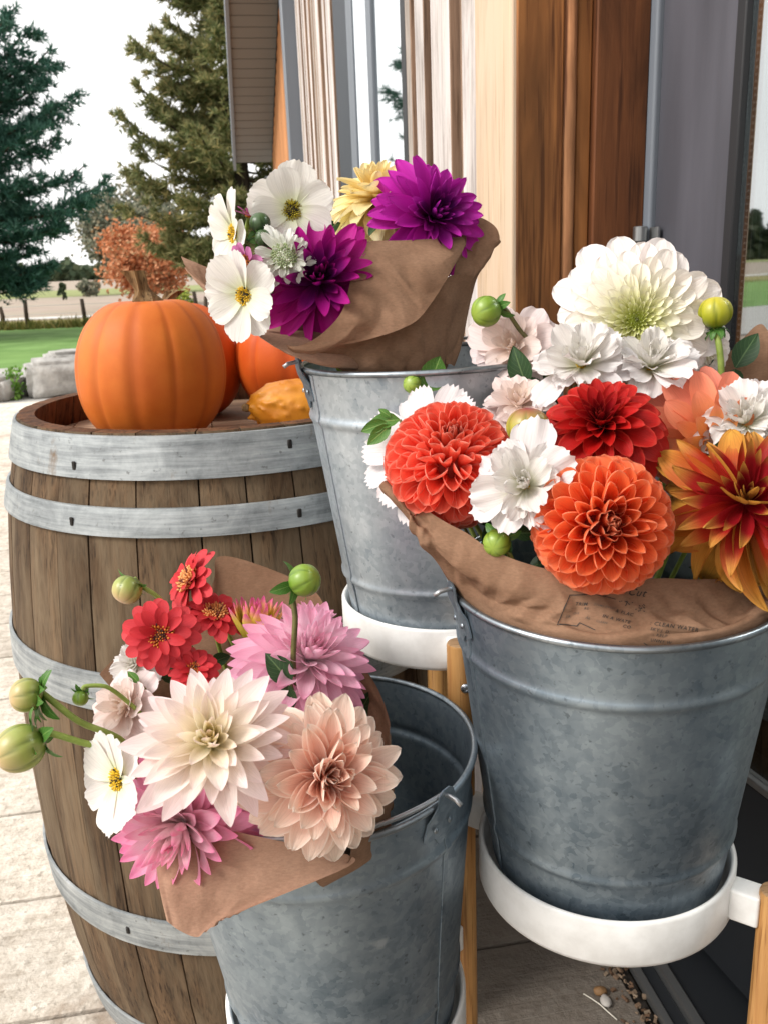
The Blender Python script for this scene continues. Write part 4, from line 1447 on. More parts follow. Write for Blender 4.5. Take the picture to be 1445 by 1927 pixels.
def disc_mesh(dd, R9):
    """dome of tiny upright florets"""
    mb = MB()
    r, h = dd['r'], dd['h']
    n = dd['n']
    mb.lathe([(r, -0.02), (r, 0.0), (r * .85, h * .55), (r * .5, h * .88), (0.0, h)], 20)
    mb2 = mb
    for k in range(n):
        t = math.sqrt((k + .5) / n)
        a = k * 2.399963
        rr = r * t
        z = h * math.sqrt(max(0, 1 - t * t * .85))
        nrm = V((math.cos(a) * t * .8, math.sin(a) * t * .8, 1)).normalized()
        p = V((math.cos(a) * rr, math.sin(a) * rr, z * 0.9))
        fr = dd['fr'] * (1.0 if t > dd.get('open', 0.5) else 0.8)
        L = dd['fl'] * (R9.uniform(.8, 1.3) if t > dd.get('open', .5) else 0.6)
        e1 = nrm.orthogonal().normalized()
        e2 = nrm.cross(e1)
        o = len(mb.v)
        for q, (rr_, hh) in enumerate(((1.0, 0), (1.15, .7), (0.55, 1.0))):
            for i in range(6):
                b = PI / 3 * i
                mb.v.append(p + nrm * (L * hh) + (e1 * math.cos(b) + e2 * math.sin(b)) * (fr * rr_))
        for q in range(2):
            for i in range(6):
                mb.f.append((o + q * 6 + i, o + q * 6 + (i + 1) % 6, o + q * 6 + 6 + (i + 1) % 6, o + q * 6 + 6 + i))
        mb.f.append(tuple(o + 12 + i for i in range(6)))
    return mb

def disc_mat(name, a, b, c):
    m = NT(name)
    r = m.n('NewGeometry').outputs['Random Per Island']
    m.set(Base_Color=m.ramp(r, [(0.0, a), (0.55, b), (0.85, b), (0.93, c)], 'CONSTANT' if False else 'LINEAR'), Roughness=0.65)
    return m.m
MATS['disc_yellow'] = disc_mat('cosmos_disc', H('b08a10'), H('e0b820'), H('1c1206'))
MATS['disc_olive'] = disc_mat('cosmos_disc_olive', H('8a7a12'), H('b0a020'), H('1c1206'))
MATS['disc_zinnia'] = disc_mat('zinnia_disc', H('7a3410'), H('c87820'), H('3a0e08'))
MATS['disc_zpale'] = disc_mat('zinnia_disc_pale', H('b86a30'), H('e0a060'), H('6a2010'))
MATS['disc_scab'] = disc_mat('scabious_disc', H('6a8048'), H('a8b488'), H('d8dcc8'))

# ---------------- petal colours
C_ = H
def mk(mat, N, a, s, bins, col, **kw):
    d = dict(mat=mat, N=N, a=a, s=s, bins=bins, col=col)
    d.update(kw)
    return d
BALL_BINS = [dict(W=.30, p=.9, q=.55, c0=1.7, c1=1.4, b0=.35, b1=.2, nu=6, nv=6, bw=.6),
             dict(W=.40, p=1.1, q=.45, c0=2.2, c1=1.8, b0=.35, b1=.0, nu=8, nv=7, bw=.5),
             dict(W=.50, p=1.4, q=.42, c0=2.2, c1=1.6, b0=.35, b1=-.3, nu=10, nv=8, bw=.45),
             dict(W=.54, p=1.6, q=.40, c0=2.0, c1=1.3, b0=.40, b1=-.65, nu=10, nv=8, bw=.4),
             dict(W=.52, p=1.7, q=.40, c0=1.8, c1=1.0, b0=.45, b1=-.95, nu=10, nv=8, bw=.35),
             dict(W=.48, p=1.7, q=.40, c0=1.6, c1=.8, b0=.4, b1=-1.1, nu=10, nv=8, bw=.35)]
m_or = petal_mat('orange_ball_petal', H('f0622e'), H('fb9a70'), None, .08, .48, .3, edge=H('fab08c'))
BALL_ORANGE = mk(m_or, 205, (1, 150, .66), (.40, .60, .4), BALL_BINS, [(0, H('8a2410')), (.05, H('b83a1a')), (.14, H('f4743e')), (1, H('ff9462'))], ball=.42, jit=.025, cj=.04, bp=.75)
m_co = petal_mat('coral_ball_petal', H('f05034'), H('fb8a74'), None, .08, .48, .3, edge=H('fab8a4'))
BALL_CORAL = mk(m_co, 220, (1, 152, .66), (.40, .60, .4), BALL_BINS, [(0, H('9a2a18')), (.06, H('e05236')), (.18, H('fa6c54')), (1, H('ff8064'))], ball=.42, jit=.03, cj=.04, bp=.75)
RED_BINS = [dict(W=.17, p=.9, q=.7, c0=1.3, c1=1.0, b0=.1, b1=.2, nu=5, nv=6, bw=.3), dict(W=.22, p=1.1, q=.6, c0=1.5, c1=.9, b0=.25, b1=-.3, nu=6, nv=7, bw=.3), dict(W=.24, p=1.25, q=.58, c0=1.4, c1=.5, b0=.25, b1=-.7, nu=6, nv=7, bw=.3), dict(W=.25, p=1.3, q=.6, c0=1.2, c1=.3, b0=.2, b1=-.8, nu=6, nv=7, bw=.3)]
m_rd = petal_mat('red_petal', D('7a0a10'), D('d8281c'), None, .15, .22, .3, edge=D('dd4a3a'))
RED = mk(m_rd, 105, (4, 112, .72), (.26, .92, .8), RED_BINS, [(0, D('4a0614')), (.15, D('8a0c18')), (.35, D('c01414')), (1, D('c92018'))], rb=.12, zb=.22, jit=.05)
WHITE_BINS = [dict(W=.22, p=.9, q=.6, c0=1.6, c1=1.4, b0=.2, b1=.0, nu=5, nv=6, bw=.5), dict(W=.27, p=1.2, q=.45, c0=1.9, c1=1.5, b0=.3, b1=-.3, nu=7, nv=7, bw=.5), dict(W=.29, p=1.3, q=.45, c0=1.7, c1=1.1, b0=.3, b1=-.5, nu=7, nv=7, bw=.45), dict(W=.28, p=1.4, q=.46, c0=1.3, c1=.6, b0=.2, b1=-.55, nu=7, nv=8, bw=.35), dict(W=.27, p=1.4, q=.46, c0=.9, c1=.28, b0=.12, b1=-.45, ruf=.04, nu=8, nv=9, bw=.3)]
m_wh = petal_mat('cream_dahlia_petal', H('dfe08a'), H('f6eeea'), None, .13, .3, .5)
WHITE = mk(m_wh, 165, (3, 98, .60), (.10, .95, 2.0), WHITE_BINS, [(0, H('a3ae3c')), (.15, H('ccd26e')), (.42, H('ecebb4')), (.68, H('f8f3de')), (1, H('faf0ee'))], rb=.26, zb=.10, jit=.035, cj=.02)
BI_BINS = [dict(W=.13, p=.8, q=.7, c0=1.3, c1=1.0, b1=.3, ruf=.06, nu=6, nv=7, bw=.3), dict(W=.15, p=.9, q=.7, c0=1.2, c1=.8, b0=.2, b1=-.35, ruf=.10, nu=7, nv=9, bw=.3), dict(W=.17, p=1.0, q=.7, c0=1.0, c1=.5, b0=.3, b1=-1.0, ruf=.10, keel=.1, nu=7, nv=10, bw=.3), dict(W=.20, p=1.05, q=.72, c0=.8, c1=.3, b0=.3, b1=-1.35, keel=.14, ruf=.06, nu=7, nv=10, bw=.3)]
m_bi = petal_mat('bicolour_petal', D('a80f1c'), D('e8b050'), D('dfa044'), .25, .25, .8, bend=.42)
BICOLOR = mk(m_bi, 100, (8, 136, .75), (.36, 1.06, .65), BI_BINS, [(0, D('7a0a18')), (.3, D('b01a24')), (.5, D('c0381c')), (.68, D('e0983e')), (1, D('e8ac4c'))], rb=.1, zb=.2, jit=.13, tj=.45, var=3)
PEACH_BINS = RED_BINS
m_pe = petal_mat('peach_coral_petal', H('e8a050'), H('f6907a'), None, .08, .32, .5)
PEACH = mk(m_pe, 80, (5, 118, .7), (.22, .95, .8), PEACH_BINS, [(0, H('b8702a')), (.3, H('e8a45a')), (.6, H('f29a70')), (1, H('f69482'))], rb=.12, zb=.2)
LILY_BINS = [dict(W=.17, p=.9, q=.75, c0=1.5, c1=1.1, b0=0, b1=.55, nu=6, nv=7, bw=.35), dict(W=.18, p=.95, q=.72, c0=1.2, c1=.7, b0=.0, b1=.25, nu=6, nv=8, bw=.35), dict(W=.185, p=.92, q=.75, c0=1.0, c1=.5, b0=.05, b1=-.05, nu=6, nv=9, bw=.35), dict(W=.19, p=.9, q=.78, c0=.9, c1=.35, b0=.1, b1=-.25, nu=6, nv=9, bw=.35)]
m_bl = petal_mat('blush_waterlily_petal', H('fbf2c8'), H('ffe6e8'), None, .10, .40, .6)
BLUSH = mk(m_bl, 84, (12, 98, .70), (.30, 1.0, .55), LILY_BINS, [(0, H('ecdc8c')), (.12, H('f8eecb')), (.4, H('fff2e6')), (1, H('fff0ee'))], rb=.06, zb=.12, jit=.10, cj=.025, tj=.18, var=3)
CAFE_BINS = [dict(W=.22, p=1.1, q=.6, c0=1.5, c1=1.2, b0=.1, b1=.3, ruf=.05, nu=6, nv=7, bw=.35), dict(W=.23, p=1.15, q=.6, c0=1.3, c1=.8, b0=.1, b1=-.1, ruf=.06, nu=6, nv=8, bw=.3), dict(W=.225, p=1.1, q=.66, c0=1.1, c1=.5, b0=.15, b1=-.5, ruf=.05, nu=6, nv=8, bw=.3), dict(W=.22, p=1.1, q=.68, c0=1.0, c1=.4, b0=.15, b1=-.7, ruf=.05, nu=6, nv=8, bw=.3)]
m_ca = petal_mat('peach_blush_petal', H('f6baa2'), H('fdecda'), None, .10, .40, .6, edge=H('fff4e8'))
CAFE = mk(m_ca, 132, (8, 125, .72), (.34, 1.0, .55), CAFE_BINS, [(0, H('f0aa8e')), (.15, H('f8c4ae')), (.4, H('fcdaca')), (1, H('fce6d4'))], rb=.1, zb=.18, jit=.11, cj=.03, tj=.22, var=3)
m_hp = petal_mat('hot_pink_petal', H('ffe8e6'), H('ff78b8'), None, .08, .5, .7)
HOTPINK = mk(m_hp, 120, (10, 118, .72), (.34, 1.0, .55), LILY_BINS, [(0, H('ffe6e4')), (.4, H('ffcfe2')), (.8, H('ffb8d8')), (1, H('ffa8d0'))], rb=.08, zb=.15, jit=.08)
m_lp = petal_mat('light_pink_petal', H('ffeef0'), H('ff9cc8'), None, .10, .5, .6)
LTPINK = mk(m_lp, 120, (8, 122, .72), (.30, 1.0, .6), LILY_BINS, [(0, H('ffdfe8')), (.4, H('ffd6e6')), (1, H('ffcee2'))], rb=.08, zb=.15, jit=.07)
PURP_BINS = [dict(W=.14, p=1.0, q=.65, c0=1.4, c1=1.0, b0=.1, b1=.5, nu=6, nv=7, bw=.35), dict(W=.165, p=1.1, q=.62, c0=1.3, c1=.9, b0=.1, b1=.1, ruf=.05, nu=7, nv=8, bw=.3), dict(W=.175, p=1.1, q=.62, c0=1.15, c1=.7, b0=.15, b1=-.35, ruf=.06, nu=7, nv=9, bw=.3), dict(W=.18, p=1.1, q=.64, c0=1.0, c1=.6, b0=.2, b1=-.55, ruf=.06, nu=7, nv=9, bw=.3)]
m_pu = petal_mat('purple_petal', H('860c70'), H('d432bc'), None, .14, .25, .5)
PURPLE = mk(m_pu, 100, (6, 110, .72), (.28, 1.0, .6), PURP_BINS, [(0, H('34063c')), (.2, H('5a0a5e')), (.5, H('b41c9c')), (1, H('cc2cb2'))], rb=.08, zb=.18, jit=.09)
m_ma = petal_mat('magenta_petal', H('640658'), H('d01c98'), None, .14, .25, .5)
MAGENTA = mk(m_ma, 92, (6, 112, .74), (.28, 1.0, .55), PURP_BINS, [(0, H('2c0430')), (.25, H('5c0858')), (.55, H('ae1084')), (1, H('c61a94'))], rb=.08, zb=.2, jit=.13, tj=.3)
m_ye = petal_mat('yellow_petal', H('f2d680'), H('fbf2c8'), None, .13, .36, .5)
YELLOW = mk(m_ye, 84, (8, 125, .72), (.28, 1.0, .6), CAFE_BINS, [(0, H('f0d078')), (.5, H('f8e8b0')), (1, H('faeec0'))], rb=.08, zb=.15, jit=.08)
COS_BINS = [dict(W=.42, q=.75, tw=.72, bw=.12, c0=.6, c1=.16, b0=.12, b1=-.16, ruf=.05, teeth=5, notch=.05, corner=.10, nu=12, nv=9)]
m_cw = petal_mat('white_cosmos_petal', H('e6ecc4'), H('f4f3ef'), None, .13, .34, .4)
COSMOS = mk(m_cw, 8, (74, 84, 1), (.92, 1.0, 1), COS_BINS, [(0, H('ebe8e0')), (1, H('edeae4'))], rb=.06, zb=.02, jit=.06, cj=.015, var=4, disc=dict(r=.185, h=.10, n=75, fr=.016, fl=.07, mat='disc_yellow'))
COSMOS_O = dict(COSMOS, disc=dict(r=.205, h=.10, n=95, fr=.015, fl=.07, mat='disc_olive'))
m_cp = petal_mat('pink_cosmos_petal', H('a82a7a'), H('e59ccb'), None, .35, .3, .4)
COSMOS_P = mk(m_cp, 8, (70, 84, 1), (.92, 1.0, 1), [dict(COS_BINS[0], W=.3)], [(0, H('c86aa8')), (1, H('d98abf'))], rb=.06, zb=.02, jit=.1, var=3, disc=dict(r=.27, h=.16, n=70, fr=.026, fl=.12, mat='disc_zinnia'))
FR_BINS = [dict(W=.24, q=.7, tw=.6, bw=.2, c0=1.2, c1=.7, b0=.1, b1=.4, ruf=.10, teeth=3, notch=.10, corner=.16, nu=10, nv=7), dict(W=.32, q=.7, tw=.78, bw=.2, c0=1.0, c1=.35, b0=.15, b1=-.05, ruf=.16, teeth=5, notch=.075, corner=.15, nu=14, nv=9), dict(W=.38, q=.7, tw=.8, bw=.2, c0=.8, c1=.2, b0=.15, b1=-.3, ruf=.14, teeth=5, notch=.065, corner=.15, nu=14, nv=9)]
m_fr = petal_mat('white_fringed_petal', H('dcdabc'), H('eae6e6'), None, .13, .34, .4)
FRINGE = mk(m_fr, 32, (14, 90, .8), (.38, 1.0, .6), FR_BINS, [(0, H('e9e5da')), (1, H('ebe6e6'))], rb=.1, zb=.08, jit=.16, cj=.02, tj=.25, var=4, disc=dict(r=.10, h=.05, n=30, fr=.014, fl=.05, mat='disc_yellow'))
m_fp = petal_mat('pale_pink_petal', H('f0d8c8'), H('f3e4e2'), None, .13, .34, .4)
PALE = mk(m_fp, 34, (20, 105, .75), (.42, 1.0, .6), [dict(b, teeth=2, notch=.05, ruf=.06) for b in FR_BINS], [(0, H('efdccc')), (1, H('efdede'))], rb=.1, zb=.08, jit=.12, cj=.025, var=3)
FRINGE_FLAT = mk(m_fr, 13, (78, 92, 1), (.95, 1.0, 1), [dict(W=.24, q=.6, tw=.8, bw=.25, c0=.4, c1=.15, b1=-.1, ruf=.05, teeth=5, notch=.06, corner=.05, nu=10, nv=7)], [(0, H('ebe6e6')), (1, H('ece7e7'))], rb=.1, zb=.02, jit=.05, cj=.015, var=3, disc=dict(r=.15, h=.06, n=50, fr=.014, fl=.05, mat='disc_yellow'))
ZIN_BINS = [dict(W=.23, p=1.3, q=.5, c0=.8, c1=.4, b0=.35, b1=-.5, nu=5, nv=6, bw=.4), dict(W=.25, p=1.4, q=.46, c0=.6, c1=.25, b0=.2, b1=-.45, nu=6, nv=7, bw=.4), dict(W=.24, p=1.4, q=.46, c0=.5, c1=.2, b0=.1, b1=-.35, nu=6, nv=7, bw=.4)]
m_zi = petal_mat('zinnia_petal', D('b01a28'), D('ea4a4a'), D('d8584a'), .12, .25, .3)
ZINNIA = mk(m_zi, 34, (66, 100, .8), (.66, .98, .8), ZIN_BINS, [(0, D('d02c34')), (.5, D('ea4650')), (1, D('ee525a'))], rb=.26, zb=.06, jit=.07, disc=dict(r=.34, h=.16, n=90, fr=.028, fl=.12, mat='disc_zinnia', open=.55))
m_bo = petal_mat('opening_bud_petal', H('b8b83a'), H('e85aa8'), None, .1, .3, .95, bend=.75)
OPENING = mk(m_bo, 34, (3, 34, .8), (.75, 1.0, .5), [dict(W=.17, p=.9, q=.72, c0=1.2, c1=.8, b0=-.1, b1=.35, nu=5, nv=7, bw=.4)], [(0, H('e8c04a')), (1, H('dccc5a'))], rb=.22, zb=.1, jit=.06)
ZINNIA_P = dict(ZINNIA, disc=dict(r=.34, h=.22, n=80, fr=.035, fl=.18, mat='disc_zpale', open=.4))
m_sc = petal_mat('scabious_petal', H('dfe4cc'), H('f0f0ea'), None, .05, .3, .3)
SCAB = mk(m_sc, 34, (60, 96, .8), (.55, 1.0, .7), [dict(b, W=b['W'] * .62) for b in FR_BINS], [(0, H('dfe3d0')), (1, H('ecece6'))], rb=.3, zb=.05, jit=.15, disc=dict(r=.48, h=.34, n=110, fr=.034, fl=.10, mat='disc_scab', open=.2))

DG = 'dahlias in the paper-wrapped bouquets'
FL = [
 # front bouquet
 ('dahlia', 'pale blush waterlily dahlia with cream centre beside the peach dahlia', 398, 1400, .612, 158, (-.05, .30, 1), 'A', BLUSH, 1),
 ('dahlia', 'large peach-blush dahlia tucked against the paper edge', 604, 1462, .636, 164, (.30, -.02, .95), 'A', CAFE, 2),
 ('dahlia', 'hot pink dahlia hanging downward over the paper flap', 352, 1540, .668, 162, (-.30, -.45, .78), 'A', HOTPINK, 3),
 ('dahlia', 'light pink dahlia beneath the upright bud stem', 575, 1248, .735, 148, (.30, .55, .62), 'A', LTPINK, 4),
 ('dahlia', 'small pink dahlia against the inside of the paper', 585, 1185, .800, 74, (.3, .7, .4), 'A', LTPINK, 5),
 ('zinnia', 'coral red zinnia facing outward with golden brown centre', 303, 1196, .735, 66, (-.15, .05, 1), 'A', ZINNIA, 6),
 ('zinnia', 'coral red zinnia turned sideways with orange centre', 362, 1093, .775, 62, (-.72, .35, .5), 'A', ZINNIA_P, 7),
 ('zinnia', 'coral red zinnia between the other two, facing up', 405, 1158, .765, 55, (.12, .75, .62), 'A', ZINNIA_P, 8),
 ('zinnia', 'red zinnia mostly hidden behind the blush dahlia', 365, 1262, .735, 46, (.0, .55, .8), 'A', ZINNIA, 9),
 ('cosmos', 'white cosmos with yellow centre hanging off the pink bouquet', 226, 1466, .640, 102, (-.72, -.15, .62), 'A', COSMOS, 10),
 ('dahlia', 'white dahlia peeping out under the coral zinnia', 258, 1250, .775, 46, (-.4, .2, .8), 'A', FRINGE, 11),
 ('cosmos', 'pale pink flower half hidden behind the blush dahlia', 242, 1330, .715, 72, (-.55, .1, .8), 'A', PALE, 12),
 ('dahlia', 'half-open pink and yellow dahlia bud behind the zinnias', 480, 1205, .770, 82, (.06, .95, .22), 'A', OPENING, 13),
 # back bouquet
 ('cosmos', 'big white cosmos with olive yellow centre above the scabious', 549, 397, .850, 84, (.0, .2, 1), 'B', COSMOS_O, 20),
 ('cosmos', 'white cosmos turned to the left above the torn paper corner', 444, 440, .845, 80, (-.85, .05, .55), 'B', COSMOS, 21),
 ('cosmos', 'lowest white cosmos drooping over the paper lip', 463, 556, .80, 84, (-.55, -.12, .8), 'B', COSMOS, 22),
 ('dahlia', 'purple dahlia leaning on the paper beside a dark leaf', 806, 412, .905, 118, (.42, .28, .85), 'B', PURPLE, 23),
 ('dahlia', 'magenta dahlia with dark centre inside the paper', 602, 534, .852, 134, (-.02, .26, 1), 'B', MAGENTA, 24),
 ('dahlia', 'pale yellow dahlia behind the purple one', 712, 385, .950, 122, (-.15, .75, .42), 'B', YELLOW, 25),
 ('dahlia', 'dark magenta dahlia in the shade below the white cosmos', 562, 572, .880, 66, (-.2, -.1, .9), 'B', MAGENTA, 29),
 ('cosmos', 'small striped pink cosmos between the white cosmos', 466, 492, .812, 42, (-.6, .0, .75), 'B', COSMOS_P, 26),
 ('cosmos', 'tiny pink cosmos bloom behind the dark green buds', 470, 408, .86, 32, (.2, .8, .3), 'B', COSMOS_P, 27),
 ('scabious', 'white scabious with green pincushion centre', 535, 484, .815, 48, (-.05, .12, 1), 'B', SCAB, 28),
 # right bouquet
 ('dahlia', 'large cream white dahlia with yellow-green centre, tallest by the door', 1195, 604, .765, 148, (.10, .10, 1), 'C', WHITE, 40),
 ('dahlia', 'coral ball dahlia resting on the paper wing', 846, 872, .715, 128, (.05, .62, .75), 'C', BALL_CORAL, 41),
 ('dahlia', 'orange ball dahlia with dark red centre hanging over the rim', 1132, 988, .635, 137, (.20, .02, 1), 'C', BALL_ORANGE, 42),
 ('dahlia', 'bright red dahlia above the orange ball dahlia', 1132, 812, .695, 138, (-.06, .55, .8), 'C', RED, 43),
 ('dahlia', 'orange and red bicolour dahlia with long drooping petals', 1398, 955, .650, 186, (.14, .28, .9), 'C', BICOLOR, 44),
 ('dahlia', 'peach and coral dahlia seen from the side under the white fringed flower', 1330, 825, .725, 148, (.30, -.28, .85), 'C', PEACH, 45),
 ('cosmos', 'white fringed double cosmos between the two ball dahlias', 990, 915, .650, 104, (-.20, .18, .95), 'C', FRINGE, 46),
 ('cosmos', 'white fringed cosmos directly above the red dahlia', 1092, 690, .742, 92, (-.1, .58, .7), 'C', FRINGE, 47),
 ('cosmos', 'white fringed cosmos between the cream dahlia and the peach one', 1222, 694, .742, 84, (.12, .62, .62), 'C', FRINGE, 48),
 ('cosmos', 'white fringed cosmos in front of the upper paper corner', 1402, 800, .700, 92, (.1, .55, .75), 'C', FRINGE, 49),
 ('cosmos', 'flat white toothed cosmos behind the coral ball dahlia', 805, 845, .775, 128, (-.42, .30, .85), 'C', FRINGE_FLAT, 50),
 ('dahlia', 'pale pink dahlia behind the green bud', 968, 655, .815, 82, (-.25, .25, .9), 'C', PALE, 51),
 ('dahlia', 'pale pink petals showing between coral and red dahlias', 975, 765, .775, 72, (.0, .6, .7), 'C', PALE, 52),
 ('dahlia', 'small greenish white dahlia under the yellow bud', 1322, 652, .800, 52, (.3, .1, .9), 'C', WHITE, 53),
 ('cosmos', 'white bloom hidden behind the cream dahlia and the yellow bud', 1312, 580, .825, 48, (.2, .5, .7), 'C', PALE, 54),
]
for kind, lab, px, py, d, rp, fc, bq, sp_, sd_ in FL:
    flower(kind, kind, lab, px, py, d, rp, fc, bq, sp_, sd_, group={'A': 'flowers of the pink bouquet', 'B': 'flowers of the purple and white bouquet', 'C': 'flowers of the orange and red bouquet'}[bq])

# ---------------- buds, leaves
SEP = [petal_mesh(MATS['sepal'], W=.22, p=.9, q=.8, bw=.4, c0=.6, c1=.3, b0=.2, b1=-1.0, b2=-.2, nu=4, nv=6, seed=s) for s in range(2)]
LEAF = [petal_mesh(MATS['leaf'], W=.30, p=.75, q=.95, bw=.1, c0=.5, c1=.15, b0=.1, b1=-.35, keel=.15, ruf=.04, nu=8, nv=10, seed=s) for s in range(3)]
LEAFB = [petal_mesh(MATS['leaf_bright'], W=.26, p=.8, q=.9, bw=.1, c0=.6, c1=.2, b0=.1, b1=-.5, keel=.12, ruf=.05, nu=6, nv=8, seed=s) for s in range(3)]

def bud_mat(name, base, mid, tip):
    m = NT(name)
    z = m.n('Attribute', attribute_name='along').outputs['Fac']
    g = m.n('Attribute', attribute_name='groove').outputs['Fac']
    c = m.ramp(z, [(0.0, base), (0.5, mid), (1.0, tip)])
    c = m.mix(m.math('MULTIPLY', g, 0.6), c, mixc(base, (0, 0, 0), 0.45))
    m.set(Base_Color=c, Roughness=0.38)
    m.bump(m.noise(m.coord('Object'), 160, 2), 0.05, 0.001)
    return m.m
BUDM = {'green': bud_mat('green_bud', D('45701c'), D('7a9a30'), D('98b048')), 'yellow': bud_mat('yellow_bud', D('557a18'), D('a8aa22'), D('ccbc3c')),
        'blush': bud_mat('blush_bud', D('5f7a28'), D('a3ac58'), D('d8b088')), 'dark': bud_mat('dark_bud', D('1c3018'), D('2f4a26'), D('4a6438')),
        'striped': bud_mat('striped_bud', H('5a7a1c'), H('a8a848'), H('8a2a3c'))}
def bud(label, px, py, rpx, axis, d, bq, mat, seed, path=None, sep=6, seplen=1.3, sepal_al=75, long=1.0, smat='stem', sr=0.0021, group='flower buds', lab_stem=None):
    """axis: direction from stem to tip; path: pixels of the stem running down from the bud"""
    R9 = random.Random(seed)
    P = atd(px, py, d)
    R = rpx * d / FPX
    M3 = frame_from(facing(P, axis), R9.uniform(0, 6))
    root = thing('flower_bud', label, 'bud', group=group, mtx=Matrix.Translation(P) @ M3.to_4x4())
    mb = MB()
    al_, gr_ = [], []
    n, m_, nr = 48, 20, 6
    for k in range(m_ + 1):
        ph = PI * k / m_
        for i in range(n):
            a = 2 * PI * i / n
            sw = a * nr / (2 * PI) + 0.35 * (k / m_)
            ff = abs(((sw % 1.0) - 0.5) * 2)
            g = sstep(0.72, 1.0, ff) * math.sin(ph) ** .6
            r = math.sin(ph) ** 0.85 * (1 - 0.07 * g + 0.02 * (sw % 1.0))
            mb.v.append(V((math.cos(a) * r * R, math.sin(a) * r * R, -math.cos(ph) * R * 0.92 * long)))
            al_.append(k / m_)
            gr_.append(g)
    for k in range(m_):
        for i in range(n):
            mb.f.append((k * n + i, k * n + (i + 1) % n, (k + 1) * n + (i + 1) % n, (k + 1) * n + i))
    b = build('bud', mb, BUDM[mat], root)
    b.data.attributes.new('along', 'FLOAT', 'POINT').data.foreach_set('value', al_)
    b.data.attributes.new('groove', 'FLOAT', 'POINT').data.foreach_set('value', gr_)
    for k in range(sep):
        o = petal_obj(root, R9.choice(SEP), 2 * PI * k / sep + R9.gauss(0, .15), math.radians(sepal_al + R9.gauss(0, 14)), seplen * R9.uniform(.75, 1.15), V((0, 0, -R * 0.9 * long)), R, R9.gauss(0, .2))
        o.name = 'sepal'
    inv = M3.transposed()
    base = M3 @ V((0, 0, -R * 0.9 * long)) + P
    pts = [base]
    if path:
        pts += [atd(x, y, dd) for x, y, dd in path]
    pts.append(NECK[bq] + V((R9.uniform(-.02, .02), R9.uniform(-.02, .02), 0)))
    sm_ = [pts[0]]
    def tan(i):
        if i == 0 or i == len(pts) - 1:
            return pts[min(i + 1, len(pts) - 1)] - pts[max(i - 1, 0)]
        t_ = (pts[i + 1] - pts[i]).normalized() + (pts[i] - pts[i - 1]).normalized()
        return t_.normalized() * min((pts[i + 1] - pts[i]).length, (pts[i] - pts[i - 1]).length)
    for i in range(len(pts) - 1):
        p1, p2, t1, t2 = pts[i], pts[i + 1], tan(i), tan(i + 1)
        for s in (.2, .4, .6, .8, 1.0):
            h = s * s * (3 - 2 * s)
            sm_.append(p1 * (1 - h) + p2 * h + t1 * (s * (1 - s) ** 2) - t2 * (s * s * (1 - s)))
    build('stem', MB().tube([inv @ (p - P) for p in sm_], sr, 8), MATS[smat], root)
    return root

bud('round green bud on a curved stem beside the coral zinnias', 240, 1110, 28, (-.45, -.75, .35), .745, 'A', 'blush', 1, [(268, 1104, .755), (296, 1122, .76), (318, 1150, .765)], 5, 1.5, 60)
bud('plump green bud standing upright on a dark stem over the pink dahlias', 574, 1092, 31, (.75, .25, .5), .690, 'A', 'green', 2, [(548, 1110, .70), (556, 1160, .70), (553, 1262, .705)], 5, 1.7, 95, smat='stem_dark', sr=.0024)
bud('big greenish blush bud nodding furthest out from the pink bouquet', 38, 1408, 44, (-.75, -.35, .4), .640, 'A', 'blush', 3, [(95, 1380, .645), (150, 1396, .65), (232, 1420, .665)], 9, 1.55, 72, long=1.12, sr=.0026)
bud('green bud with spreading sepals above the big nodding bud', 50, 1308, 32, (-.8, -.1, .45), .655, 'A', 'blush', 4, [(98, 1318, .66), (150, 1358, .665), (225, 1390, .68)], 10, 2.0, 80, sr=.0026)
bud('tiny green bud on an arching stem beside the pale pink flower', 152, 1314, 15, (-.2, -.8, .4), .675, 'A', 'green', 5, [(160, 1292, .68), (200, 1292, .685), (252, 1330, .70)], 6, 1.9, 80, sr=.0018)
bud('green bud peeping out below the peach dahlia', 630, 1608, 18, (.4, -.6, .6), .655, 'A', 'green', 7, None, 3, 1.2, 100)
bud('dark green sepalled bud between the white cosmos', 490, 420, 20, (-.1, .7, .6), .822, 'B', 'dark', 8, [(500, 455, .87)], 8, 1.5, 80)
bud('dark green bud below the first dark bud', 496, 448, 16, (.1, .3, .9), .815, 'B', 'dark', 18, [(512, 480, .88)], 8, 1.7, 85, sr=.0012)
bud('small round dark bud under the scabious', 497, 545, 16, (-.3, -.3, .8), .795, 'B', 'dark', 9, [(512, 548, .86), (560, 560, .95)], 4, 1.3, 95)
bud('shiny green bud with three leaves beside the jamb', 914, 586, 29, (-.85, -.25, .45), .790, 'C', 'green', 10, [(950, 582, .795), (975, 618, .80), (1025, 684, .80)], 5, 1.35, 100, smat='stem_dark')
bud('yellow-green bud with curled sepals in front of the door glass', 1345, 588, 31, (.0, .95, .3), .750, 'C', 'yellow', 11, [(1352, 650, .752), (1356, 700, .755), (1345, 800, .765)], 9, 1.25, 112, sr=.0028)
bud('striped half-open bud between the coral and red dahlias', 992, 803, 40, (.0, .95, .28), .690, 'C', 'striped', 12, None, 5, 0.8, 120, long=.95)
bud('small green bud beside a pointed leaf over the bucket rim', 776, 723, 18, (-.5, .1, .8), .800, 'C', 'green', 13, [(800, 712, .81), (812, 740, .81)], 5, 1.2, 90)
bud('dark green bud in the shade below the fringed cosmos', 934, 1022, 26, (-.3, -.4, .8), .665, 'C', 'green', 14, None, 6, 1.6, 90)

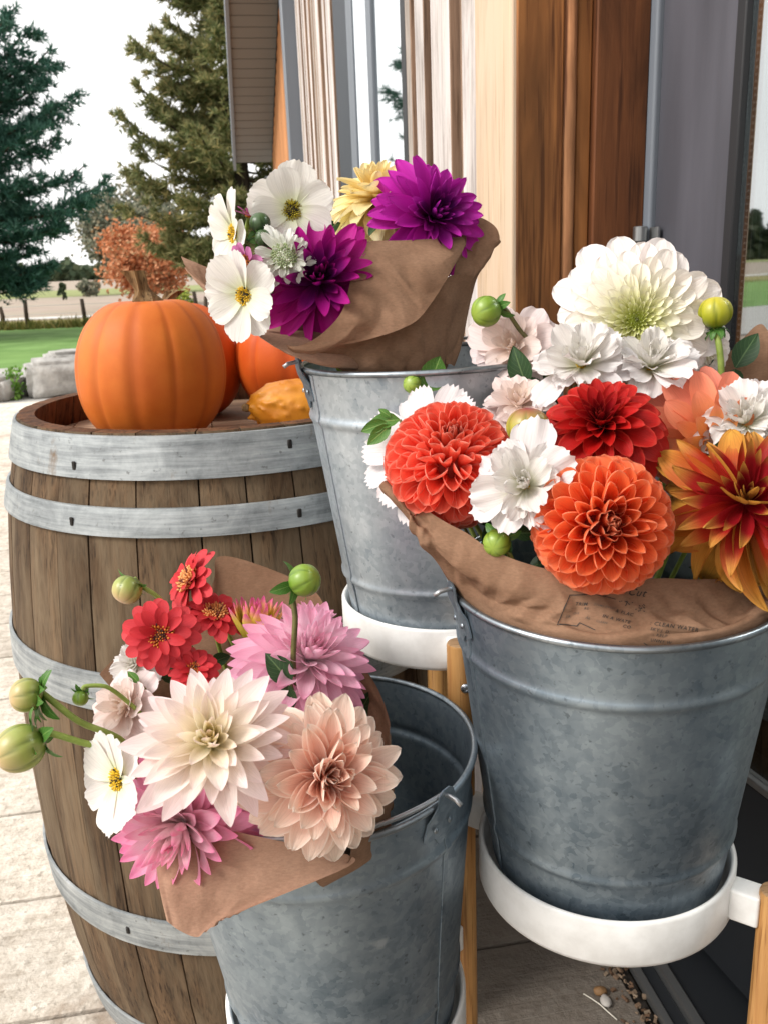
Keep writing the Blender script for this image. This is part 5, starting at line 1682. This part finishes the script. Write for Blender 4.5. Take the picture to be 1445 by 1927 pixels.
def leaf(label, px, py, d, tip, face, bq, which=LEAF, k=0, wide=1.0, more=()):
    """px,py base of the leaf; tip pixel gives its length and direction; more: further leaflets (base, tip pixels)"""
    P = atd(px, py, d)
    root = thing('leaf', label, 'leaf', P, 'loose leaves in the bouquets')
    for i, (b, t_, dd, fc) in enumerate(((( px, py), tip, d, face),) + tuple(more)):
        B = atd(*b, dd)
        T = atd(*t_, dd)
        Y = (T - B)
        L = Y.length
        Y.normalize()
        Z = facing(B, fc)
        X = Y.cross(Z).normalized()
        Z = X.cross(Y)
        o = bpy.data.objects.new('blade', which[(k + i) % len(which)])
        COL.objects.link(o)
        o.parent = root
        W_ = L * wide
        p = B - P
        o.matrix_local = Matrix(((X.x * W_, Y.x * L, Z.x * L, p.x), (X.y * W_, Y.y * L, Z.y * L, p.y), (X.z * W_, Y.z * L, Z.z * L, p.z), (0, 0, 0, 1)))
    tgt = NECK[bq]
    build('stalk', MB().tube([(0, 0, 0), (tgt - P) * .3 + V((0, .01, 0)), tgt - P], 0.0014, 6), MATS['stem_dark'], root)
leaf('dark green leaf pair on the upright bud stem, above the peach dahlia', 548, 1285, .700, (500, 1228), (-.1, .3, 1), 'A', wide=1.1, more=(((545, 1290), (528, 1352), .698, (.2, -.1, 1)),))
leaf('dark green leaf beside the purple dahlia', 815, 392, .915, (845, 338), (.3, .2, 1), 'B', k=1, wide=1.0)
leaf('pointed green leaf hanging over the rim of the back bucket', 800, 738, .800, (832, 668), (.3, .1, 1), 'C', LEAFB, wide=1.4)
leaf('dark leaf behind the stem of the shiny green bud', 1010, 735, .815, (1000, 630), (-.3, .1, 1), 'C', k=2, wide=1.3)
leaf('small sprig of green leaves left of the flat white cosmos', 752, 790, .775, (690, 795), (-.2, .3, 1), 'C', LEAFB, more=(((735, 785), (712, 768), .774, (0, .3, 1)), ((728, 795), (678, 812), .774, (0, .1, 1)), ((735, 800), (690, 838), .773, (0, 0, 1))))
leaf('green leaf tip above the pale pink flower', 262, 1285, .71, (240, 1262), (-.2, .3, 1), 'A', LEAFB)

def foliage(label, bq, region, dr, n, seed, size=45):
    """dark leaves, more added to darken the gaps between flower heads"""
    R9 = random.Random(seed)
    root = thing('leaf_bunch', label, 'leaves', NECK[bq])
    for k in range(n):
        x0, y0, x1, y1 = region
        px, py = R9.uniform(x0, x1), R9.uniform(y0, y1)
        d = R9.uniform(*dr)
        B = atd(px, py, d) - NECK[bq]
        a = R9.uniform(0, 2 * PI)
        Z = facing(B + NECK[bq], (R9.gauss(0, .5), R9.gauss(.2, .5), .8))
        Y = (CR * math.cos(a) + CU * math.sin(a))
        Y = (Y - Z * Y.dot(Z)).normalized()
        X = Y.cross(Z)
        L = size * R9.uniform(.7, 1.4) * d / FPX
        o = bpy.data.objects.new('blade', R9.choice(LEAF))
        COL.objects.link(o)
        o.parent = root
        o.matrix_local = Matrix(((X.x * L, Y.x * L, Z.x * L, B.x), (X.y * L, Y.y * L, Z.y * L, B.y), (X.z * L, Y.z * L, Z.z * L, B.z), (0, 0, 0, 1)))
foliage('dark leaves filling the gaps of the pink bouquet', 'A', (310, 1240, 670, 1590), (.775, .82), 80, 3, 55)
foliage('dark leaves filling the gaps of the purple bouquet', 'B', (470, 420, 760, 620), (.89, .95), 60, 4)
foliage('dark leaves added to darken the gaps low down between the orange and red dahlias', 'C', (890, 880, 1430, 1080), (.69, .74), 70, 5, 60)  # mostly added leaves, standing in for deep shade between the heads
foliage('dark leaves added to darken the gaps behind the red dahlia and the white fringed cosmos', 'C', (900, 690, 1400, 870), (.785, .83), 60, 15, 60)

# ================================================================== kraft paper wraps
def cat_rom(pts, n):
    m_ = len(pts) - 1
    out = []
    for k in range(n + 1):
        s = k / n * m_
        i = min(m_ - 1, int(s))
        t = s - i
        p0, p1, p2, p3 = pts[max(i - 1, 0)], pts[i], pts[i + 1], pts[min(i + 2, m_)]
        out.append(0.5 * ((2 * p1) + (p2 - p0) * t + (2 * p0 - 5 * p1 + 4 * p2 - p3) * t * t + (3 * p1 - p0 - 3 * p2 + p3) * t ** 3))
    return out
SHEETS = {}
def _h(i, j, s_):
    return random.Random(i * 7919 + j * 104729 + s_ * 31).uniform(-0.5, 0.5)
_hc = {}
def facet(x, y, cell, s_):
    """piecewise flat facets between random heights: straight creases like folded paper"""
    x, y = x / cell, y / cell
    i, j = math.floor(x), math.floor(y)
    fx, fy = x - i, y - j
    def g(a, b):
        k = (a, b, s_)
        if k not in _hc:
            _hc[k] = _h(a, b, s_)
        return _hc[k]
    if fx + fy < 1:
        v = g(i, j)
        return v + (g(i + 1, j) - v) * fx + (g(i, j + 1) - v) * fy
    v = g(i + 1, j + 1)
    return v + (g(i, j + 1) - v) * (1 - fx) + (g(i + 1, j) - v) * (1 - fy)
def paper_sheet(root, rows, nu=70, nv=36, amp=0.003, fold=0.0, seed=0, mat='kraft', key=None, name='sheet', free=0.35, calm=2.0):
    """rows: pixel control rows (px, py, depth) from the free edge downward"""
    org = root.location
    R3 = [cat_rom([V(p[1:]) if p[0] == 'w' else atd(*p) for p in r], nu) for r in rows]
    grid = [cat_rom([r[i] for r in R3], nv) for i in range(nu + 1)]
    mb = MB()
    mb.uv = []
    wid = sum((grid[i + 1][nv // 2] - grid[i][nv // 2]).length for i in range(nu))
    hei = sum((grid[nu // 2][j + 1] - grid[nu // 2][j]).length for j in range(nv))
    for j in range(nv + 1):
        for i in range(nu + 1):
            a = grid[min(i + 1, nu)][j] - grid[max(i - 1, 0)][j]
            b = grid[i][min(j + 1, nv)] - grid[i][max(j - 1, 0)]
            n = a.cross(b)
            n = n.normalized() if n.length > 1e-9 else V((0, -1, 0))
            if n.dot(CAM - grid[i][j]) < 0:
                n = -n
            p = grid[i][j]
            X_, Y_ = i / nu * wid, j / nv * hei
            wx, wy = X_ + 0.006 * noise.noise(V((X_ * 30, Y_ * 30, seed))), Y_ + 0.006 * noise.noise(V((X_ * 30, Y_ * 30, seed + 9)))
            cr_ = facet(wx * 0.8 + wy * 0.6, (wy * 0.8 - wx * 0.6) * 0.7, 0.034, seed) + 0.42 * facet(wx * 0.5 - wy * 0.87, wy * 0.5 + wx * 0.87, 0.014, seed + 3)
            wgt = lerp(free, 1.0, sstep(0.0, 0.35, j / nv)) * (1 - 0.85 * sstep(calm - 0.08, calm, j / nv))
            off = amp * cr_ * wgt
            if fold:
                off += fold * math.sin(i / nu * 19 + 3 * noise.noise(V((i * .06, j * .05, seed)))) * sstep(0.3, 1.0, j / nv)
            mb.v.append(p + n * off - org)
            mb.uv.append((i / nu, j / nv))
    for j in range(nv):
        for i in range(nu):
            a = j * (nu + 1) + i
            mb.f.append((a, a + 1, a + nu + 2, a + nu + 1))
    o = build(name, mb, MATS[mat], root)
    if key:
        SHEETS[key] = BVHTree.FromPolygons([v + org for v in mb.v], mb.f)
    return o

wA = thing('paper_wrap', 'brown kraft paper wrapped around the pink bouquet with a flap over the rim', 'paper', NECK['A'], 'kraft paper wraps')
paper_sheet(wA, [[(188, 1268, .775), (240, 1220, .80), (320, 1190, .84), (398, 1105, .86), (414, 1047, .87), (520, 1075, .87), (598, 1118, .86), (628, 1190, .84), (697, 1272, .80), (727, 1340, .755), (733, 1378, .735)],
                 [(300, 1400, .77), (330, 1380, .79), (390, 1330, .82), (440, 1300, .84), (470, 1290, .85), (530, 1290, .85), (590, 1300, .84), (630, 1330, .825), (690, 1380, .79), (724, 1430, .76), (733, 1460, .745)],
                 [(460, 1540, .77), (480, 1540, .78), (500, 1530, .80), (520, 1525, .815), (540, 1520, .82), (570, 1520, .82), (600, 1530, .81), (630, 1545, .80), (660, 1560, .785), (690, 1580, .77), (700, 1590, .76)]], 90, 50, .0075, seed=1)
paper_sheet(wA, [[(733, 1378, .735), (728, 1415, .70), (720, 1443, .675), (684, 1467, .655), (681, 1512, .648), (664, 1585, .645), (648, 1632, .648), (573, 1645, .652)],
                 [(736, 1420, .735), (737, 1450, .72), (735, 1480, .70), (728, 1500, .69), (722, 1540, .685), (705, 1590, .675), (680, 1625, .667), (600, 1660, .668)],
                 [(735, 1500, .745), (736, 1520, .735), (735, 1545, .725), (733, 1560, .715), (728, 1575, .708), (712, 1598, .70), (685, 1622, .69), (610, 1662, .685)]], 60, 36, .0065, seed=2)
paper_sheet(wA, [[(283, 1560, .668), (330, 1545, .662), (420, 1560, .652), (540, 1585, .648), (655, 1608, .650)],
                 [(296, 1650, .640), (340, 1650, .638), (430, 1655, .640), (540, 1652, .642), (652, 1632, .646)],
                 [(314, 1733, .625), (340, 1752, .622), (373, 1763, .620), (400, 1742, .623), (425, 1728, .626)]], 70, 50, .0045, seed=3, mat='kraft_rose', free=.6)

wB = thing('paper_wrap', 'brown kraft paper cone around the purple and white bouquet', 'paper', NECK['B'], 'kraft paper wraps')
paper_sheet(wB, [[(539, 648, .80), (565, 650, .80), (605, 629, .805), (644, 585, .815), (661, 524, .835), (676, 470, .85), (694, 454, .855), (780, 451, .875), (868, 445, .90)],
                 [(545, 655, .803), (580, 660, .803), (632, 645, .808), (682, 605, .815), (714, 565, .825), (740, 530, .835), (760, 515, .842), (815, 490, .862), (872, 452, .895)],
                 [(548, 661, .808), (590, 667, .81), (645, 652, .813), (702, 636, .817), (742, 624, .822), (783, 603, .83), (810, 572, .84), (840, 525, .86), (874, 462, .893)]], 100, 44, .0060, seed=4, name='front_flap')
paper_sheet(wB, [[(545, 658, .825), (590, 664, .825), (645, 648, .828), (702, 630, .832), (742, 618, .838), (783, 596, .846), (810, 565, .856), (845, 520, .875), (890, 520, .90)],
                 [(600, 676, .845), (640, 676, .842), (680, 668, .842), (715, 660, .842), (750, 650, .845), (790, 640, .85), (815, 625, .86), (850, 605, .88), (878, 600, .905)],
                 [(655, 700, .86), (675, 700, .855), (700, 700, .85), (728, 700, .85), (758, 698, .85), (792, 696, .855), (818, 694, .865), (840, 690, .88), (852, 690, .90)],
                 [(665, 760, .89), (685, 760, .88), (705, 760, .88), (730, 760, .88), (760, 760, .88), (790, 760, .88), (812, 760, .89), (830, 760, .90), (840, 760, .91)]], 110, 60, .0130, seed=5, key='B')
paper_sheet(wB, [[(866, 446, .905), (880, 424, .915), (893, 408, .925), (917, 415, .92), (934, 430, .915), (939, 447, .915)],
                 [(850, 540, .885), (868, 500, .90), (885, 480, .91), (905, 468, .912), (925, 470, .915), (938, 465, .92)],
                 [(845, 590, .88), (858, 560, .89), (870, 548, .90), (880, 543, .905), (888, 535, .91), (900, 520, .92)],
                 [(838, 685, .89), (843, 685, .895), (847, 686, .90), (850, 688, .905), (853, 688, .91), (856, 680, .925)]], 60, 60, .0080, seed=6, name='twisted_side')
paper_sheet(wB, [[(341, 483, .90), (365, 492, .90), (390, 503, .905), (450, 520, .92), (560, 470, .96), (700, 430, .99), (840, 440, .96)],
                 [(352, 502, .875), (378, 528, .87), (408, 560, .872), (470, 590, .885), (580, 560, .94), (700, 540, .96), (830, 540, .935)],
                 [(366, 520, .86), (389, 546, .855), (428, 585, .84), (474, 624, .825), (535, 656, .812), (620, 670, .83), (750, 670, .88)],
                 [(560, 668, .845), (575, 672, .845), (590, 676, .845), (610, 682, .845), (640, 690, .85), (700, 700, .87), (780, 700, .90)]], 90, 50, .0028, seed=7, mat='kraft_rose', name='back_sheet')

wC = thing('paper_wrap', 'printed brown kraft paper around the orange and red bouquet', 'paper', NECK['C'], 'kraft paper wraps')
def rimpt(top, tilt, deg, r, dz):
    x, y = math.cos(math.radians(deg)) * r, math.sin(math.radians(deg)) * r
    return ('w', top[0] + x, top[1] + y, top[2] + tilt[0] * x + tilt[1] * y + dz)
TR, TT = (0.1952, 0.7065, 0.8564), (0.0103, 0.0366)
paper_sheet(wC, [[(745, 900, .715), (784, 946, .695), (824, 977, .682), (884, 1008, .672), (930, 1036, .665), (1002, 1064, .657), (1080, 1080, .652), (1160, 1085, .652), (1260, 1090, .657), (1350, 1090, .67), (1470, 1070, .70)],
                 [(738, 915, .715), (779, 966, .700), (815, 1005, .690), (860, 1052, .685), (925, 1095, .672), (1010, 1130, .655), (1100, 1150, .644), (1185, 1155, .640), (1280, 1155, .642), (1365, 1145, .655), (1470, 1115, .685)],
                 [(732, 930, .717), (775, 985, .705), (803, 1028, .700), (838, 1072, .705)] + [rimpt(TR, TT, q, .133, .007) for q in (-157, -140, -122, -102, -78, -58, -40)],
                 [rimpt(TR, TT, q, .128, -.02) for q in (-200, -190, -182, -172, -157, -140, -122, -102, -78, -58, -40)],
                 [rimpt(TR, TT, q, .10, -.08) for q in (-200, -190, -182, -172, -157, -140, -122, -102, -78, -58, -40)]], 190, 96, .0165, seed=8, key='C', free=.25, calm=.55)
paper_sheet(wC, [[(1240, 790, .83), (1318, 712, .84), (1380, 655, .84), (1426, 611, .84), (1452, 632, .835), (1500, 690, .82)],
                 [(1250, 860, .82), (1325, 800, .83), (1390, 760, .83), (1430, 740, .83), (1460, 740, .825), (1500, 780, .815)],
                 [(1260, 980, .80), (1310, 970, .81), (1360, 960, .81), (1400, 950, .81), (1430, 950, .80), (1460, 960, .80)]], 50, 36, .004, seed=9, name='back_sheet')

# ---------------- print on the paper
MATS['ink'] = simple('black_ink', (0.035, 0.027, 0.022), 0.75)
MATS['ink_faint'] = simple('worn_ink', (0.12, 0.088, 0.065), 0.8)
def on_sheet(px, py, key, lift=0.0005):
    d = ray(px, py).normalized()
    hit = SHEETS[key].ray_cast(CAM, d, 3.0)
    if hit[0] is None:
        return None
    n = hit[1]
    if n.dot(d) > 0:
        n = -n
    return hit[0] + n * lift
def write(root, txt, px, py, h, ang, key, ink='ink', shear=0.0, wide=1.1):
    cu = bpy.data.curves.new('txt', 'FONT')
    cu.body = txt
    cu.size = 1.0
    cu.resolution_u = 2
    cu.space_character = 1.15
    cu.offset = 0.008
    tmp = bpy.data.objects.new('txt', cu)
    COL.objects.link(tmp)
    dg = bpy.context.evaluated_depsgraph_get()
    me = tmp.evaluated_get(dg).to_mesh()
    bm = bmesh.new()
    bm.from_mesh(me)
    tmp.evaluated_get(dg).to_mesh_clear()
    bpy.data.objects.remove(tmp)
    bpy.data.curves.remove(cu)
    bmesh.ops.triangulate(bm, faces=bm.faces[:])
    org = root.location
    k = h / 0.7
    ca_, sa_ = math.cos(math.radians(ang)), math.sin(math.radians(ang))
    bad = []
    for v in bm.verts:
        x, y = v.co.x * k * wide + shear * v.co.y * k, -v.co.y * k
        p = on_sheet(px + x * ca_ - y * sa_, py + x * sa_ + y * ca_, key)
        if p is None:
            bad.append(v)
        else:
            v.co = p - org
    bmesh.ops.delete(bm, geom=bad, context='VERTS')
    out = bpy.data.meshes.new('lettering')
    bm.to_mesh(out)
    bm.free()
    out.materials.append(MATS[ink])
    return link('lettering', out, root)
def stroke(root, pts, wpx, key, ink='ink'):
    mb = MB()
    org = root.location
    P2 = []
    for (x0, y0), (x1, y1) in zip(pts, pts[1:]):
        n = max(2, int(math.hypot(x1 - x0, y1 - y0) / 5))
        for k in range(n + 1):
            P2.append((lerp(x0, x1, k / n), lerp(y0, y1, k / n)))
    prev = None
    for k, (x, y) in enumerate(P2):
        a, b = P2[max(k - 1, 0)], P2[min(k + 1, len(P2) - 1)]
        L = math.hypot(b[0] - a[0], b[1] - a[1]) or 1
        nx, ny = -(b[1] - a[1]) / L * wpx / 2, (b[0] - a[0]) / L * wpx / 2
        p, q = on_sheet(x + nx, y + ny, key), on_sheet(x - nx, y - ny, key)
        if p is None or q is None:
            prev = None
            continue
        o = len(mb.v)
        mb.v += [p - org, q - org]
        if prev is not None:
            mb.f.append((prev, prev + 1, o + 1, o))
        prev = o
    build('printed_line', mb, MATS[ink], root, smooth=False)
for t_, x, y, h, a, ink in (('TRIM', 1081, 1139, 6, 2, 'ink'), ('STEMS EVERY', 1116, 1139, 4, 12, 'ink_faint'), ('RS', 1098, 1147, 4.5, 4, 'ink'), ('DIS', 1077, 1156, 4.5, 2, 'ink_faint'), ('FR', 1063, 1163, 5, -4, 'ink_faint'),
                           ('& PLAC', 1156, 1152, 6, 14, 'ink'), ('IN A WATE', 1132, 1161, 6, 15, 'ink'), ('AL', 1100, 1164, 5, 12, 'ink_faint'), ('CLEAN', 1120, 1170, 4, 12, 'ink_faint'), ('CO', 1170, 1181, 6, 13, 'ink'),
                           (': CLEAN WATER', 1222, 1176, 7, 8, 'ink'), ('SKY J. D.', 1222, 1186, 5.5, 9, 'ink'), ('- KELP', 1226, 1196, 5.5, 9, 'ink'), ('UNNY W', 1222, 1206, 5.5, 9, 'ink')):
    write(wC, t_, x, y, h, a, 'C', ink, 0.25)
write(wC, 'h Cut', 1160, 1118, 14, 6, 'C', 'ink', 0.45, 1.0)
stroke(wC, [(1108, 1119), (1071, 1120), (1048, 1175), (1085, 1178), (1090, 1172), (1119, 1186)], 1.6, 'C')
stroke(wC, [(1116, 1118), (1158, 1128)], 1.3, 'C')
stroke(wC, [(1210, 1209), (1226, 1221)], 1.6, 'C')
for k in range(26):
    x, y = 1178 + rng.gauss(0, 5), 1134 + rng.gauss(0, 5)
    if k > 13:
        x, y = 1204 + rng.gauss(0, 5), 1144 + rng.gauss(0, 4)
    stroke(wC, [(x, y), (x + rng.uniform(-3, 3), y + rng.uniform(-2.5, 2.5))], 1.7, 'C')
